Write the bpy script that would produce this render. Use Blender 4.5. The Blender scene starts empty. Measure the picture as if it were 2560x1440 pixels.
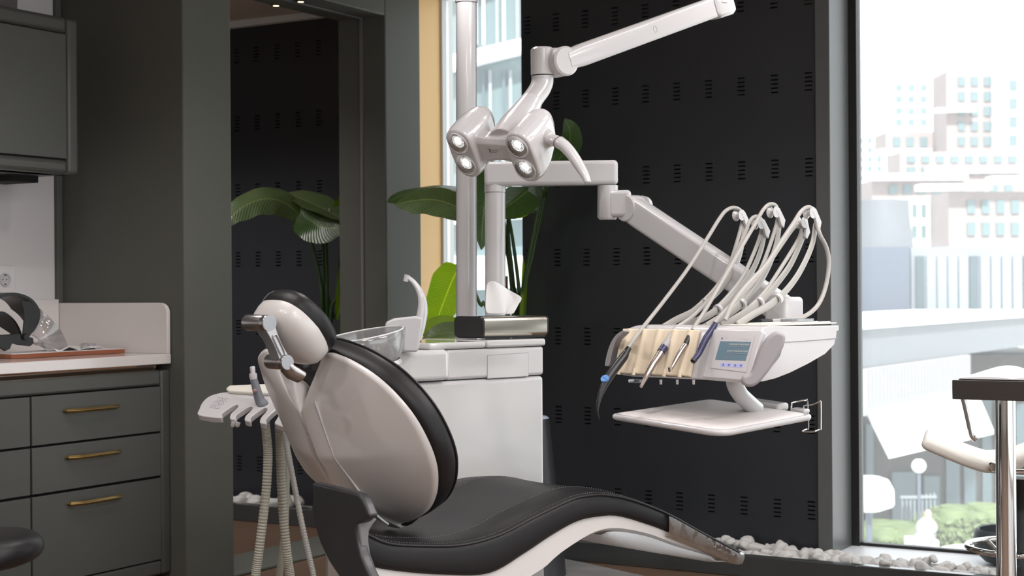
import bpy, bmesh, math, random
from mathutils import Vector, Matrix, noise
V = Vector
R = math.radians
random.seed(7)
sc = bpy.context.scene
col = sc.collection

# ------------------------------------------------------------------ camera model
FPX = 3900.0
YAW = R(30.5)
ROLL = 0.007
CAM = V((0, 0, 1.154))
fwd = V((-math.sin(YAW), math.cos(YAW), 0))
rgt = V((math.cos(YAW), math.sin(YAW), 0))
UP = V((0, 0, 1))

def ray(px, py):
    dx, dy = px - 1280, py - 720
    x, y = dx - ROLL * dy, dy + ROLL * dx
    return fwd + rgt * (x / FPX) - UP * (y / FPX)
def P(px, py, Z): return CAM + ray(px, py) * Z
def PP(px, py, o, n):
    r = ray(px, py)
    return CAM + r * ((o - CAM).dot(n) / r.dot(n))
def PX(px, py, X): return PP(px, py, V((X, 0, 0)), V((1, 0, 0)))
def PY(px, py, Y): return PP(px, py, V((0, Y, 0)), V((0, 1, 0)))
def PZ(px, py, z): return PP(px, py, V((0, 0, z)), UP)
def cam_vec(lat, up, f): return rgt * lat + UP * up + fwd * f

cd = bpy.data.cameras.new('camera')
cam = bpy.data.objects.new('camera', cd)
col.objects.link(cam)
cd.sensor_width = 36.0
cd.lens = 36.0 * FPX / 2560.0
cd.clip_start = 0.05
cd.clip_end = 500
right = (rgt - UP * ROLL).normalized()
upv = (UP + rgt * ROLL).normalized()
M = Matrix((right, upv, -fwd)).transposed().to_4x4()
M.translation = CAM
cam.matrix_world = M
cd.dof.use_dof = True
cd.dof.focus_distance = 4.7
cd.dof.aperture_fstop = 5.0
sc.camera = cam

# ------------------------------------------------------------------ materials
def mat(name, c, rough=0.5, metal=0.0, coat=0.0, spec=0.5, bump=0.0, bscale=60.0, var=0.0, vscale=3.0, trans=0.0, sheen=0.0):
    m = bpy.data.materials.new(name)
    m.use_nodes = True
    nt = m.node_tree
    b = nt.nodes['Principled BSDF']
    b.inputs['Base Color'].default_value = (c[0], c[1], c[2], 1)
    b.inputs['Roughness'].default_value = rough
    b.inputs['Metallic'].default_value = metal
    b.inputs['Coat Weight'].default_value = coat
    b.inputs['Coat Roughness'].default_value = 0.06
    b.inputs['Specular IOR Level'].default_value = spec
    tc = nt.nodes.new('ShaderNodeTexCoord')
    if bump > 0:
        n = nt.nodes.new('ShaderNodeTexNoise'); n.inputs['Scale'].default_value = bscale
        n.inputs['Detail'].default_value = 4
        bp = nt.nodes.new('ShaderNodeBump'); bp.inputs['Strength'].default_value = bump
        bp.inputs['Distance'].default_value = 0.002
        nt.links.new(tc.outputs['Object'], n.inputs['Vector'])
        nt.links.new(n.outputs['Fac'], bp.inputs['Height'])
        nt.links.new(bp.outputs['Normal'], b.inputs['Normal'])
    if var > 0:
        n = nt.nodes.new('ShaderNodeTexNoise'); n.inputs['Scale'].default_value = vscale
        n.inputs['Detail'].default_value = 5
        r = nt.nodes.new('ShaderNodeMixRGB'); r.blend_type = 'MIX'
        r.inputs[1].default_value = (c[0] * (1 - var), c[1] * (1 - var), c[2] * (1 - var), 1)
        r.inputs[2].default_value = (min(1, c[0] * (1 + var)), min(1, c[1] * (1 + var)), min(1, c[2] * (1 + var)), 1)
        nt.links.new(tc.outputs['Object'], n.inputs['Vector'])
        nt.links.new(n.outputs['Fac'], r.inputs[0])
        nt.links.new(r.outputs[0], b.inputs['Base Color'])
    return m

def emat(name, c, s):
    m = bpy.data.materials.new(name); m.use_nodes = True
    nt = m.node_tree; nt.nodes.clear()
    o = nt.nodes.new('ShaderNodeOutputMaterial'); e = nt.nodes.new('ShaderNodeEmission')
    e.inputs['Color'].default_value = (c[0], c[1], c[2], 1); e.inputs['Strength'].default_value = s
    nt.links.new(e.outputs[0], o.inputs['Surface'])
    return m

def clear_mat(name, tint=(0.97, 0.98, 0.98), gloss=0.08, rough=0.02, haze=0.0, hcol=(0.9, 0.93, 0.95), bump=0.0, bscale=8.0):
    """thin clear sheet: transparent + mirror reflection by fresnel + a little milky haze"""
    m = bpy.data.materials.new(name); m.use_nodes = True
    nt = m.node_tree; nt.nodes.clear()
    o = nt.nodes.new('ShaderNodeOutputMaterial')
    t = nt.nodes.new('ShaderNodeBsdfTransparent'); t.inputs['Color'].default_value = (*tint, 1)
    g = nt.nodes.new('ShaderNodeBsdfGlossy'); g.inputs['Roughness'].default_value = rough
    lw = nt.nodes.new('ShaderNodeLayerWeight'); lw.inputs['Blend'].default_value = 0.25
    mr = nt.nodes.new('ShaderNodeMath'); mr.operation = 'MULTIPLY_ADD'
    mr.inputs[1].default_value = 0.55; mr.inputs[2].default_value = gloss
    nt.links.new(lw.outputs['Fresnel'], mr.inputs[0])
    mx = nt.nodes.new('ShaderNodeMixShader')
    nt.links.new(mr.outputs[0], mx.inputs[0])
    nt.links.new(t.outputs[0], mx.inputs[1]); nt.links.new(g.outputs[0], mx.inputs[2])
    last = mx
    if bump > 0:
        tc = nt.nodes.new('ShaderNodeTexCoord')
        n = nt.nodes.new('ShaderNodeTexNoise'); n.inputs['Scale'].default_value = bscale; n.inputs['Detail'].default_value = 3
        bp = nt.nodes.new('ShaderNodeBump'); bp.inputs['Strength'].default_value = bump; bp.inputs['Distance'].default_value = 0.01
        nt.links.new(tc.outputs['Object'], n.inputs['Vector']); nt.links.new(n.outputs['Fac'], bp.inputs['Height'])
        nt.links.new(bp.outputs['Normal'], g.inputs['Normal'])
    if haze > 0:
        d = nt.nodes.new('ShaderNodeBsdfTranslucent'); d.inputs['Color'].default_value = (*hcol, 1)
        d2 = nt.nodes.new('ShaderNodeBsdfDiffuse'); d2.inputs['Color'].default_value = (*hcol, 1)
        dm = nt.nodes.new('ShaderNodeMixShader'); dm.inputs[0].default_value = 0.4
        nt.links.new(d.outputs[0], dm.inputs[1]); nt.links.new(d2.outputs[0], dm.inputs[2])
        m2 = nt.nodes.new('ShaderNodeMixShader'); m2.inputs[0].default_value = haze
        nt.links.new(mx.outputs[0], m2.inputs[1]); nt.links.new(dm.outputs[0], m2.inputs[2])
        last = m2
    nt.links.new(last.outputs[0], o.inputs['Surface'])
    return m

def leaf_mat(name, c1, c2, gloss=0.35, transl=0.35):
    m = bpy.data.materials.new(name); m.use_nodes = True
    nt = m.node_tree; b = nt.nodes['Principled BSDF']; o = nt.nodes['Material Output']
    uv = nt.nodes.new('ShaderNodeUVMap'); uv.uv_map = 'UVMap'
    sp = nt.nodes.new('ShaderNodeSeparateXYZ'); nt.links.new(uv.outputs[0], sp.inputs[0])
    ab = nt.nodes.new('ShaderNodeMath'); ab.operation = 'ABSOLUTE'; nt.links.new(sp.outputs['X'], ab.inputs[0])
    # side veins: stripes in v + slant with |u|
    sl = nt.nodes.new('ShaderNodeMath'); sl.operation = 'MULTIPLY_ADD'; sl.inputs[1].default_value = -0.16
    nt.links.new(ab.outputs[0], sl.inputs[0]); nt.links.new(sp.outputs['Y'], sl.inputs[2])
    mu = nt.nodes.new('ShaderNodeMath'); mu.operation = 'MULTIPLY'; mu.inputs[1].default_value = 170.0
    nt.links.new(sl.outputs[0], mu.inputs[0])
    sn = nt.nodes.new('ShaderNodeMath'); sn.operation = 'SINE'; nt.links.new(mu.outputs[0], sn.inputs[0])
    bp = nt.nodes.new('ShaderNodeBump'); bp.inputs['Strength'].default_value = 0.25; bp.inputs['Distance'].default_value = 0.004
    nt.links.new(sn.outputs[0], bp.inputs['Height']); nt.links.new(bp.outputs[0], b.inputs['Normal'])
    tc = nt.nodes.new('ShaderNodeTexCoord')
    ns = nt.nodes.new('ShaderNodeTexNoise'); ns.inputs['Scale'].default_value = 7.0; ns.inputs['Detail'].default_value = 4
    nt.links.new(tc.outputs['Object'], ns.inputs['Vector'])
    mx = nt.nodes.new('ShaderNodeMixRGB'); mx.inputs[1].default_value = (*c1, 1); mx.inputs[2].default_value = (*c2, 1)
    nt.links.new(ns.outputs['Fac'], mx.inputs[0])
    rib = nt.nodes.new('ShaderNodeMath'); rib.operation = 'LESS_THAN'; rib.inputs[1].default_value = 0.035
    nt.links.new(ab.outputs[0], rib.inputs[0])
    m2 = nt.nodes.new('ShaderNodeMixRGB'); m2.inputs[2].default_value = (c2[0] * 1.5 + 0.03, c2[1] * 1.3 + 0.04, c2[2] + 0.03, 1)
    nt.links.new(rib.outputs[0], m2.inputs[0]); nt.links.new(mx.outputs[0], m2.inputs[1])
    nt.links.new(m2.outputs[0], b.inputs['Base Color'])
    b.inputs['Roughness'].default_value = gloss
    tr = nt.nodes.new('ShaderNodeBsdfTranslucent')
    tcol = nt.nodes.new('ShaderNodeMixRGB'); tcol.blend_type = 'MULTIPLY'; tcol.inputs[0].default_value = 1
    tcol.inputs[2].default_value = (2.2, 2.4, 0.6, 1)
    nt.links.new(m2.outputs[0], tcol.inputs[1]); nt.links.new(tcol.outputs[0], tr.inputs['Color'])
    ms = nt.nodes.new('ShaderNodeMixShader'); ms.inputs[0].default_value = transl
    nt.links.new(b.outputs[0], ms.inputs[1]); nt.links.new(tr.outputs[0], ms.inputs[2])
    nt.links.new(ms.outputs[0], o.inputs['Surface'])
    return m

WHITE = mat('white_gloss_plastic', (0.57, 0.565, 0.57), 0.22, coat=0.5)
WHITE2 = mat('white_shell', (0.65, 0.63, 0.615), 0.3, coat=0.25)
IVORY = mat('ivory_plastic', (0.76, 0.74, 0.66), 0.35, coat=0.1)
UNITW = mat('unit_white', (0.60, 0.60, 0.59), 0.1, coat=0.8)
CREAM = mat('cream_silicone', (0.80, 0.69, 0.52), 0.6)
GREYP = mat('grey_plastic', (0.36, 0.345, 0.36), 0.45)
GREYD = mat('grey_seat_trim', (0.17, 0.17, 0.175), 0.4)
CHAR = mat('charcoal_plastic', (0.028, 0.028, 0.032), 0.42, coat=0.1)
LEATH = mat('black_leather', (0.0105, 0.010, 0.011), 0.42, spec=0.3, bump=0.18, bscale=380)
LEATHB = mat('black_leather_side', (0.012, 0.012, 0.013), 0.4, bump=0.15, bscale=380)
STITCH = mat('grey_thread', (0.16, 0.16, 0.16), 0.7)
STEEL = mat('brushed_steel', (0.42, 0.41, 0.41), 0.28, metal=1.0)
STEELD = mat('steel_face', (0.36, 0.37, 0.39), 0.45, metal=0.8)
CHROME = mat('chrome', (0.75, 0.75, 0.75), 0.06, metal=1.0)
CAB = mat('cabinet_lacquer', (0.074, 0.075, 0.066), 0.38, var=0.08, vscale=2.5)
CABD = mat('cabinet_gap', (0.006, 0.006, 0.006), 0.8)
BRASS = mat('aged_brass', (0.45, 0.32, 0.13), 0.32, metal=1.0)
COPPER = mat('copper_mirror', (0.85, 0.66, 0.55), 0.05, metal=1.0)
STONE = mat('white_worktop', (0.76, 0.72, 0.70), 0.12, coat=0.3)
WALLW = mat('white_wall_paint', (0.72, 0.70, 0.70), 0.25, coat=0.2)
PAINT = mat('room_paint', (0.62, 0.58, 0.53), 0.7)
ORANGE = mat('tan_wall_paint', (0.95, 0.63, 0.29), 0.6)
BLACKP = mat('black_panel', (0.0215, 0.0245, 0.030), 0.36, spec=0.6, var=0.2, vscale=1.2)
FRAMEM = mat('door_frame_lacquer', (0.112, 0.115, 0.101), 0.5, spec=0.12, var=0.08, vscale=1.5)
ALU = mat('window_frame_grey', (0.10, 0.105, 0.105), 0.38)
ALUW = mat('window_frame_white', (0.72, 0.74, 0.75), 0.4)
RUB = mat('black_rubber', (0.012, 0.012, 0.012), 0.5)
CEILM = mat('ceiling_paint', (0.55, 0.48, 0.42), 0.8)
HOSE = mat('hose_grey', (0.40, 0.39, 0.365), 0.35)
HOSEC = mat('corrugated_hose', (0.44, 0.43, 0.36), 0.4)
NAVY = mat('navy_plastic', (0.018, 0.02, 0.075), 0.35)
BLACKPL = mat('black_plastic', (0.012, 0.012, 0.013), 0.35)
BLUEB = mat('blue_button', (0.10, 0.27, 0.62), 0.4)
INSTR = mat('bronze_instrument', (0.42, 0.36, 0.33), 0.22, metal=0.9)
GRIP = mat('grey_grip', (0.17, 0.18, 0.205), 0.5)
PEB = mat('white_pebble', (0.60, 0.59, 0.57), 0.7, var=0.18, vscale=14, bump=0.3, bscale=40)
KERB = mat('dark_kerb', (0.045, 0.05, 0.05), 0.22, coat=0.3)
GRAVEL = mat('bed_gravel', (0.16, 0.155, 0.145), 0.9, bump=0.6, bscale=40)
STEM = mat('plant_stem', (0.03, 0.07, 0.02), 0.4)
STEMD = mat('dry_stem', (0.32, 0.22, 0.13), 0.7)
PAPER = mat('white_paper', (0.78, 0.76, 0.75), 0.7)
TERRA = mat('brown_wood_edge', (0.27, 0.085, 0.035), 0.45)
DARKT = mat('dark_tabletop', (0.035, 0.03, 0.027), 0.16, coat=0.4)
LEATHW = mat('cream_leather', (0.72, 0.70, 0.64), 0.45)
SLATE = mat('slate_grey', (0.055, 0.065, 0.072), 0.5)
INK = mat('dark_print', (0.03, 0.03, 0.035), 0.6)
INKG = mat('grey_print', (0.30, 0.30, 0.33), 0.6)
INKV = mat('violet_print', (0.33, 0.33, 0.62), 0.6)
LCDM = mat('screen_blue', (0.14, 0.23, 0.29), 0.15)
BTNV = mat('violet_key', (0.42, 0.45, 0.85), 0.5)
BLADE = mat('satin_nickel', (0.50, 0.48, 0.42), 0.22, metal=1.0)
TISSUE = mat('tissue_paper', (0.84, 0.84, 0.84), 0.8)
LEAF1 = leaf_mat('leaf_dark', (0.022, 0.055, 0.012), (0.05, 0.10, 0.02), 0.28, 0.15)
LEAF2 = leaf_mat('leaf_bright', (0.09, 0.20, 0.012), (0.22, 0.30, 0.012), 0.35, 0.5)
LEAF3 = leaf_mat('leaf_underside', (0.06, 0.10, 0.04), (0.11, 0.15, 0.06), 0.3, 0.2)
GLASS = clear_mat('window_glass', gloss=0.02, haze=0.09, hcol=(0.92, 0.93, 0.93))  # translucent haze stands in for glare veiling the outside view
GLASSB = clear_mat('bowl_glass', (0.84, 0.85, 0.85), gloss=0.12, rough=0.10, haze=0.24, hcol=(0.75, 0.75, 0.75))
VISOR = clear_mat('visor_plastic', (0.93, 0.92, 0.92), gloss=0.08, haze=0.08)
FILM = clear_mat('clear_film', (0.55, 0.55, 0.50), gloss=0.5, rough=0.05, haze=0.04, bump=0.5, bscale=9)
MILKY = clear_mat('milky_film', (0.85, 0.88, 0.88), gloss=0.08, rough=0.15, haze=0.85)
VIAL = clear_mat('vial_glass', (0.85, 0.86, 0.88), gloss=0.15, haze=0.1)

# floor: brown boards
FLOORM = mat('brown_floor', (0.16, 0.098, 0.062), 0.28, coat=0.2, var=0.25, vscale=2.2)

# reflector of the operating light: hammered silver
REFL = mat('lamp_reflector', (0.80, 0.79, 0.78), 0.24, metal=1.0, bump=0.5, bscale=260)

# ------------------------------------------------------------------ mesh tools
def cr(pts, k=8, closed=False):
    """catmull-rom resample"""
    pts = [V(p) for p in pts]; n = len(pts); out = []
    segs = n if closed else n - 1
    for i in range(segs):
        if closed:
            a, b, c, d = pts[(i - 1) % n], pts[i], pts[(i + 1) % n], pts[(i + 2) % n]
        else:
            b, c = pts[i], pts[i + 1]
            a = pts[i - 1] if i > 0 else b * 2 - c
            d = pts[i + 2] if i + 2 < n else c * 2 - b
        for j in range(k):
            t = j / k
            out.append(0.5 * ((2 * b) + (c - a) * t + (2 * a - 5 * b + 4 * c - d) * t * t + (3 * b - a - 3 * c + d) * t ** 3))
    if not closed: out.append(pts[-1])
    return out

def lerp_tab(tab, x):
    if x <= tab[0][0]: return tab[0][1]
    for (a, b), (c, d) in zip(tab, tab[1:]):
        if x <= c: return b + (d - b) * (x - a) / (c - a) if c > a else d
    return tab[-1][1]

def resamp(vals, n):
    out = []
    for i in range(n):
        f = i / (n - 1) * (len(vals) - 1); k = min(int(f), len(vals) - 2); t = f - k
        out.append(vals[k] * (1 - t) + vals[k + 1] * t)
    return out

class MB:
    def __init__(s): s.v = []; s.f = []; s.uv = {}
    def add(s, vs, fs):
        o = len(s.v); s.v += [V(p) for p in vs]; s.f += [[i + o for i in f] for f in fs]; return s
    def obox(s, o, ax, ay, az):
        """box with corner o and edge vectors"""
        c = [o, o + ax, o + ax + ay, o + ay, o + az, o + ax + az, o + ax + ay + az, o + ay + az]
        return s.add(c, [[3, 2, 1, 0], [4, 5, 6, 7], [0, 1, 5, 4], [1, 2, 6, 5], [2, 3, 7, 6], [3, 0, 4, 7]])
    def box(s, a, b):
        a, b = V(a), V(b)
        return s.obox(a, V((b.x - a.x, 0, 0)), V((0, b.y - a.y, 0)), V((0, 0, b.z - a.z)))
    def prism(s, poly, ext):
        n = len(poly); poly = [V(p) for p in poly]
        return s.add(poly + [p + ext for p in poly], [list(range(n))[::-1], list(range(n, 2 * n))] + [[i, (i + 1) % n, n + (i + 1) % n, n + i] for i in range(n)])
    def loft(s, rings, close=True, cap0=True, cap1=True):
        n = len(rings[0]); vs = [p for r in rings for p in r]; fs = []
        for k in range(len(rings) - 1):
            for i in range(n if close else n - 1):
                j = (i + 1) % n
                fs.append([k * n + i, k * n + j, (k + 1) * n + j, (k + 1) * n + i])
        if close and cap0: fs.append(list(range(n))[::-1])
        if close and cap1: fs.append([(len(rings) - 1) * n + i for i in range(n)])
        return s.add(vs, fs)
    def tube(s, path, r, n=12, caps=True, flat=None, up=None):
        """tube along path; r scalar or list; flat=(sx,sy) scales the section in the frame built from up"""
        path = [V(p) for p in path]; m = len(path)
        rs = r if isinstance(r, (list, tuple)) else [r] * m
        if len(rs) != m: rs = resamp(list(rs), m)
        t0 = (path[1] - path[0]).normalized()
        u = up.copy() if up is not None else (V((0, 0, 1)) if abs(t0.z) < 0.9 else V((1, 0, 0)))
        u = (u - t0 * u.dot(t0)).normalized()
        rings = []
        for i in range(m):
            t = (path[min(i + 1, m - 1)] - path[max(i - 1, 0)]).normalized()
            u = (up if up is not None else u); u = (u - t * u.dot(t)).normalized(); w = t.cross(u)
            sx, sy = flat if flat else (1, 1)
            rings.append([path[i] + (u * math.cos(2 * math.pi * k / n) * sx + w * math.sin(2 * math.pi * k / n) * sy) * rs[i] for k in range(n)])
        return s.loft(rings, True, caps, caps)
    def cyl(s, a, b, r0, r1=None, n=24):
        return s.tube([a, b], [r0, r0 if r1 is None else r1], n)
    def lathe(s, prof, o, ax, n=32):
        ax = ax.normalized(); u = ax.orthogonal().normalized(); w = ax.cross(u)
        rings = [[o + ax * h + (u * math.cos(2 * math.pi * k / n) + w * math.sin(2 * math.pi * k / n)) * max(r, 1e-5) for k in range(n)] for r, h in prof]
        return s.loft(rings, True, False, False)
    def grid(s, rows):
        return s.loft(rows, close=False)
    def sphere(s, c, r, n=16, sc_=(1, 1, 1)):
        rings = []
        for i in range(1, n // 2):
            a = math.pi * i / (n // 2)
            rings.append([V((c[0] + r * sc_[0] * math.sin(a) * math.cos(2 * math.pi * k / n), c[1] + r * sc_[1] * math.sin(a) * math.sin(2 * math.pi * k / n), c[2] + r * sc_[2] * math.cos(a))) for k in range(n)])
        return s.loft(rings)
    def build(s, name, m, parent=None, bevel=0.0, seg=3, smooth=40, sub=0, solid=0.0, remesh=0.0, origin=None, uvs=None):
        return build(s, name, m, parent, bevel, seg, smooth, sub, solid, remesh, origin, uvs)

def wloc(o):
    p = V((0, 0, 0))
    while o is not None: p += o.location; o = o.parent
    return p

def build(mb, name, m, parent=None, bevel=0.0, seg=3, smooth=40, sub=0, solid=0.0, remesh=0.0, origin=None, uvs=None):
    me = bpy.data.meshes.new(name)
    if parent is not None: o0 = wloc(parent)
    elif origin is not None: o0 = V(origin)
    else:
        xs = [p.x for p in mb.v]; ys = [p.y for p in mb.v]; zs = [p.z for p in mb.v]
        o0 = V(((min(xs) + max(xs)) / 2, (min(ys) + max(ys)) / 2, min(zs)))
    me.from_pydata([p - o0 for p in mb.v], [], mb.f)
    if uvs is not None:
        ul = me.uv_layers.new(name='UVMap')
        for lp in me.loops: ul.data[lp.index].uv = uvs[lp.vertex_index]
    bm = bmesh.new(); bm.from_mesh(me)
    bmesh.ops.recalc_face_normals(bm, faces=bm.faces)
    for f in bm.faces: f.smooth = smooth > 0
    if smooth > 0:
        for e in bm.edges:
            if len(e.link_faces) == 2 and e.calc_face_angle(0) > R(smooth): e.smooth = False
    bm.to_mesh(me); bm.free()
    me.materials.append(m)
    o = bpy.data.objects.new(name, me); col.objects.link(o)
    if parent is not None: o.parent = parent
    else: o.location = o0
    if remesh > 0:
        md = o.modifiers.new('remesh', 'REMESH'); md.mode = 'VOXEL'; md.voxel_size = remesh; md.use_smooth_shade = True
        sm = o.modifiers.new('smooth', 'SMOOTH'); sm.iterations = 6; sm.factor = 0.5
    if solid: 
        md = o.modifiers.new('solid', 'SOLIDIFY'); md.thickness = solid; md.offset = 0
    if bevel > 0:
        md = o.modifiers.new('bevel', 'BEVEL'); md.width = bevel; md.segments = seg; md.limit_method = 'ANGLE'; md.angle_limit = R(40)
        md.harden_normals = False
    if sub:
        md = o.modifiers.new('sub', 'SUBSURF'); md.levels = sub; md.render_levels = sub
    return o

def thing(name, loc, label, cat, group=None):
    o = bpy.data.objects.new(name, None); col.objects.link(o); o.location = V(loc)
    o.empty_display_size = 0.05
    return tag(o, label, cat, group)
def tag(o, label, cat, group=None, kind=None):
    o['label'] = label; o['category'] = cat
    if group: o['group'] = group
    if kind: o['kind'] = kind
    return o
def struct(o): o['kind'] = 'structure'; return o

def text_mb(txt, o, ex, ey, size, lift=V((0, 0, 0)), font_scale=1.0):
    """flat lettering laid on a surface"""
    cu = bpy.data.curves.new('t', 'FONT'); cu.body = txt; cu.size = size; cu.resolution_u = 3
    ob = bpy.data.objects.new('t', cu); col.objects.link(ob)
    dg = bpy.context.evaluated_depsgraph_get()
    me = bpy.data.meshes.new_from_object(ob.evaluated_get(dg))
    mb = MB()
    mb.add([o + ex * v.co.x * font_scale + ey * v.co.y + lift for v in me.vertices], [list(p.vertices) for p in me.polygons])
    bpy.data.objects.remove(ob); bpy.data.curves.remove(cu); bpy.data.meshes.remove(me)
    return mb

# ================================================================== ROOM SHELL
XF, XM, XB = -4.14, -4.28, -4.81          # mirror frame face, mirror, niche back wall
YS0, YO0, YO1, YS1 = 4.54, 4.82, 5.893, 6.18
YB, YG, YK = 6.19, 6.44, 5.80             # black panel, glazing, kerb front
ZC, ZL = 2.58, 2.412                      # ceiling, lintel underside
YR, XR = -3.0, 3.2                        # rear wall, right wall

struct(MB().box((XB - 0.2, YR - 0.2, -0.12), (XR + 0.2, YG + 0.08, 0.0)).build('floor', FLOORM))
struct(MB().box((XB - 0.2, YR - 0.2, ZC), (XR + 0.2, YG + 0.08, ZC + 0.12)).build('ceiling', CEILM))
struct(MB().box((XB - 0.2, YR, 0), (XB, YS0, ZC)).build('wall_left', WALLW))
struct(MB().box((XB - 0.2, YR - 0.2, 0), (XR + 0.2, YR, ZC)).build('wall_rear', PAINT))
wr = MB(); wr.box((XR, YR, 0), (XR + 0.2, -1.0, ZC)); wr.box((XR, 5.6, 0), (XR + 0.2, YG, ZC)); wr.box((XR, -1.0, 0), (XR + 0.2, 5.6, 0.06)); wr.box((XR, -1.0, 2.45), (XR + 0.2, 5.6, ZC))
struct(wr.build('wall_right', PAINT))
w4 = bpy.data.objects.new('window_4', None); col.objects.link(w4); w4.location = (XR + 0.1, 2.3, 0.06); w4['kind'] = 'structure'  # unseen window added to bring in daylight from the right
wf = MB()
for y_ in (-1.0, 0.63, 2.27, 3.91, 5.55): wf.box((XR + 0.05, y_, 0.06), (XR + 0.12, y_ + 0.05, 2.45))
wf.build('frame', RUB, w4)
MB().box((XR + 0.08, -0.95, 0.06), (XR + 0.086, 5.55, 2.45)).build('pane', GLASS, w4)
# tan return wall between the mirror unit and the glazing
struct(MB().box((-4.41, YS1 + 0.002, 0), (-4.175, YG - 0.001, ZC)).build('wall_corner', ORANGE))
# niche side lining (dark) is the flank of the mirror unit itself

# slim dark corner strip where the white wall meets the flank
struct(MB().box((XB, YS0 - 0.03, 0), (XB + 0.018, YS0, ZC)).build('trim_1', FRAMEM, bevel=0.003))

# perforated black wall: real slots cut through a sheet
def slotted_wall(name, x0, x1, yw, cols_px, rows_px, row_at):
    cx = [PY(p, 640, yw).x for p in cols_px]
    pitch = (cx[-1] - cx[0]) / (len(cx) - 1)
    c0 = cx[0]
    while c0 - pitch > x0 + 0.03: c0 -= pitch
    cx = []
    while c0 < x1 - 0.03: cx.append(c0); c0 += pitch
    rz = [PY(row_at, y, yw).z for y in rows_px]
    pz = (rz[0] - rz[-1]) / (len(rows_px) - 1)
    rz = [rz[0] - pz * i for i in range(-1, len(rows_px))]
    hw, hh, sp = 0.0165, 0.0032, 0.0175
    xs = sorted({x0, x1} | {c - hw for c in cx} | {c + hw for c in cx})
    zs = {0.02, ZC}
    slots_z = []
    for z in rz:
        for k in range(-2, 3):
            if z + k * sp + hh < ZC - 0.01 and z + k * sp - hh > 0.03:
                zs |= {z + k * sp - hh, z + k * sp + hh}; slots_z.append((z + k * sp - hh, z + k * sp + hh))
    zs = sorted(zs)
    mb = MB(); idx = {}
    for i, x in enumerate(xs):
        for j, z in enumerate(zs):
            idx[i, j] = len(mb.v); mb.v.append(V((x, yw, z)))
    lo = {round(a, 6) for a, b in slots_z}
    xlo = {round(c - hw, 6) for c in cx}
    for i in range(len(xs) - 1):
        for j in range(len(zs) - 1):
            if round(xs[i], 6) in xlo and round(zs[j], 6) in lo: continue
            mb.f.append([idx[i, j], idx[i + 1, j], idx[i + 1, j + 1], idx[i, j + 1]])
    o = mb.build(name, BLACKP, smooth=0, solid=0.012)
    return struct(o)
slotted_wall('wall_back', -3.585, -2.18, YB, [1395, 1467, 1540, 1615, 1692, 1773, 1856, 1940], [55, 245, 440, 643, 840, 1036, 1232], 1400)
struct(MB().box((-3.58, YB + 0.012, 0), (-2.18, YG, ZC)).build('wall_back_core', CABD))
scr = MB()
for px, py in [(2035, 250), (2040, 640), (1322, 640), (2033, 66)]:
    p = PY(px, py, YB - 0.006); scr.cyl(p, p + V((0, -0.003, 0)), 0.006, n=12)
struct(scr.build('trim_2', CHAR))

# window column, frames, glass
struct(MB().box((-2.18, YB - 0.02, 0.0), (-2.118, YG + 0.03, ZC)).build('trim_3', ALU, bevel=0.003))
def window(n, x0, x1, z0, fm, fw=0.02):
    t = bpy.data.objects.new('window_%d' % n, None); col.objects.link(t); t.location = ((x0 + x1) / 2, YG, z0); t['kind'] = 'structure'
    mb = MB()
    mb.box((x0, YG - 0.03, z0), (x0 + fw, YG + 0.03, ZC)); mb.box((x1 - fw, YG - 0.03, z0), (x1, YG + 0.03, ZC))
    mb.box((x0 + fw, YG - 0.012, z0), (x1 - fw, YG + 0.03, z0 + 0.012)); mb.box((x0 + fw, YG - 0.03, ZC - 0.012), (x1 - fw, YG + 0.03, ZC))
    mb.build('frame', fm, t, bevel=0.002)
    MB().box((x0 + fw, YG, z0 + 0.012), (x1 - fw, YG + 0.006, ZC - 0.012)).build('pane', GLASS, t)
    return t
window(1, -2.118, 0.45, 0.055, RUB, 0.035)
window(2, -4.175, -3.58, 0.0, ALUW, 0.012)
struct(MB().box((-5.7, 8.2, -3.6), (-5.31, 8.3, 6.0)).build('outer_pillar', mat('pillar_grey', (0.22, 0.23, 0.23), 0.8)))
window(3, 0.45, XR, 0.055, RUB, 0.05)
struct(MB().box((-2.118, 6.15, 0.0), (XR, YG + 0.03, 0.055)).build('trim_4', ALUW, bevel=0.003))   # window ledge
# kerb and pebble bed
struct(MB().box((-4.12, YK, 0), (XR, YK + 0.045, 0.085)).build('trim_5', KERB, bevel=0.004))
struct(MB().box((-4.12, YK + 0.045, 0), (XR, 6.15, 0.035)).build('trim_6', GRAVEL))
struct(MB().box((-4.17, 6.15, 0), (-2.18, YB - 0.008, 0.035)).build('trim_7', GRAVEL))
struct(MB().box((-4.17, YB - 0.008, 0), (-3.59, YG - 0.03, 0.035)).build('trim_8', GRAVEL))

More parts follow.
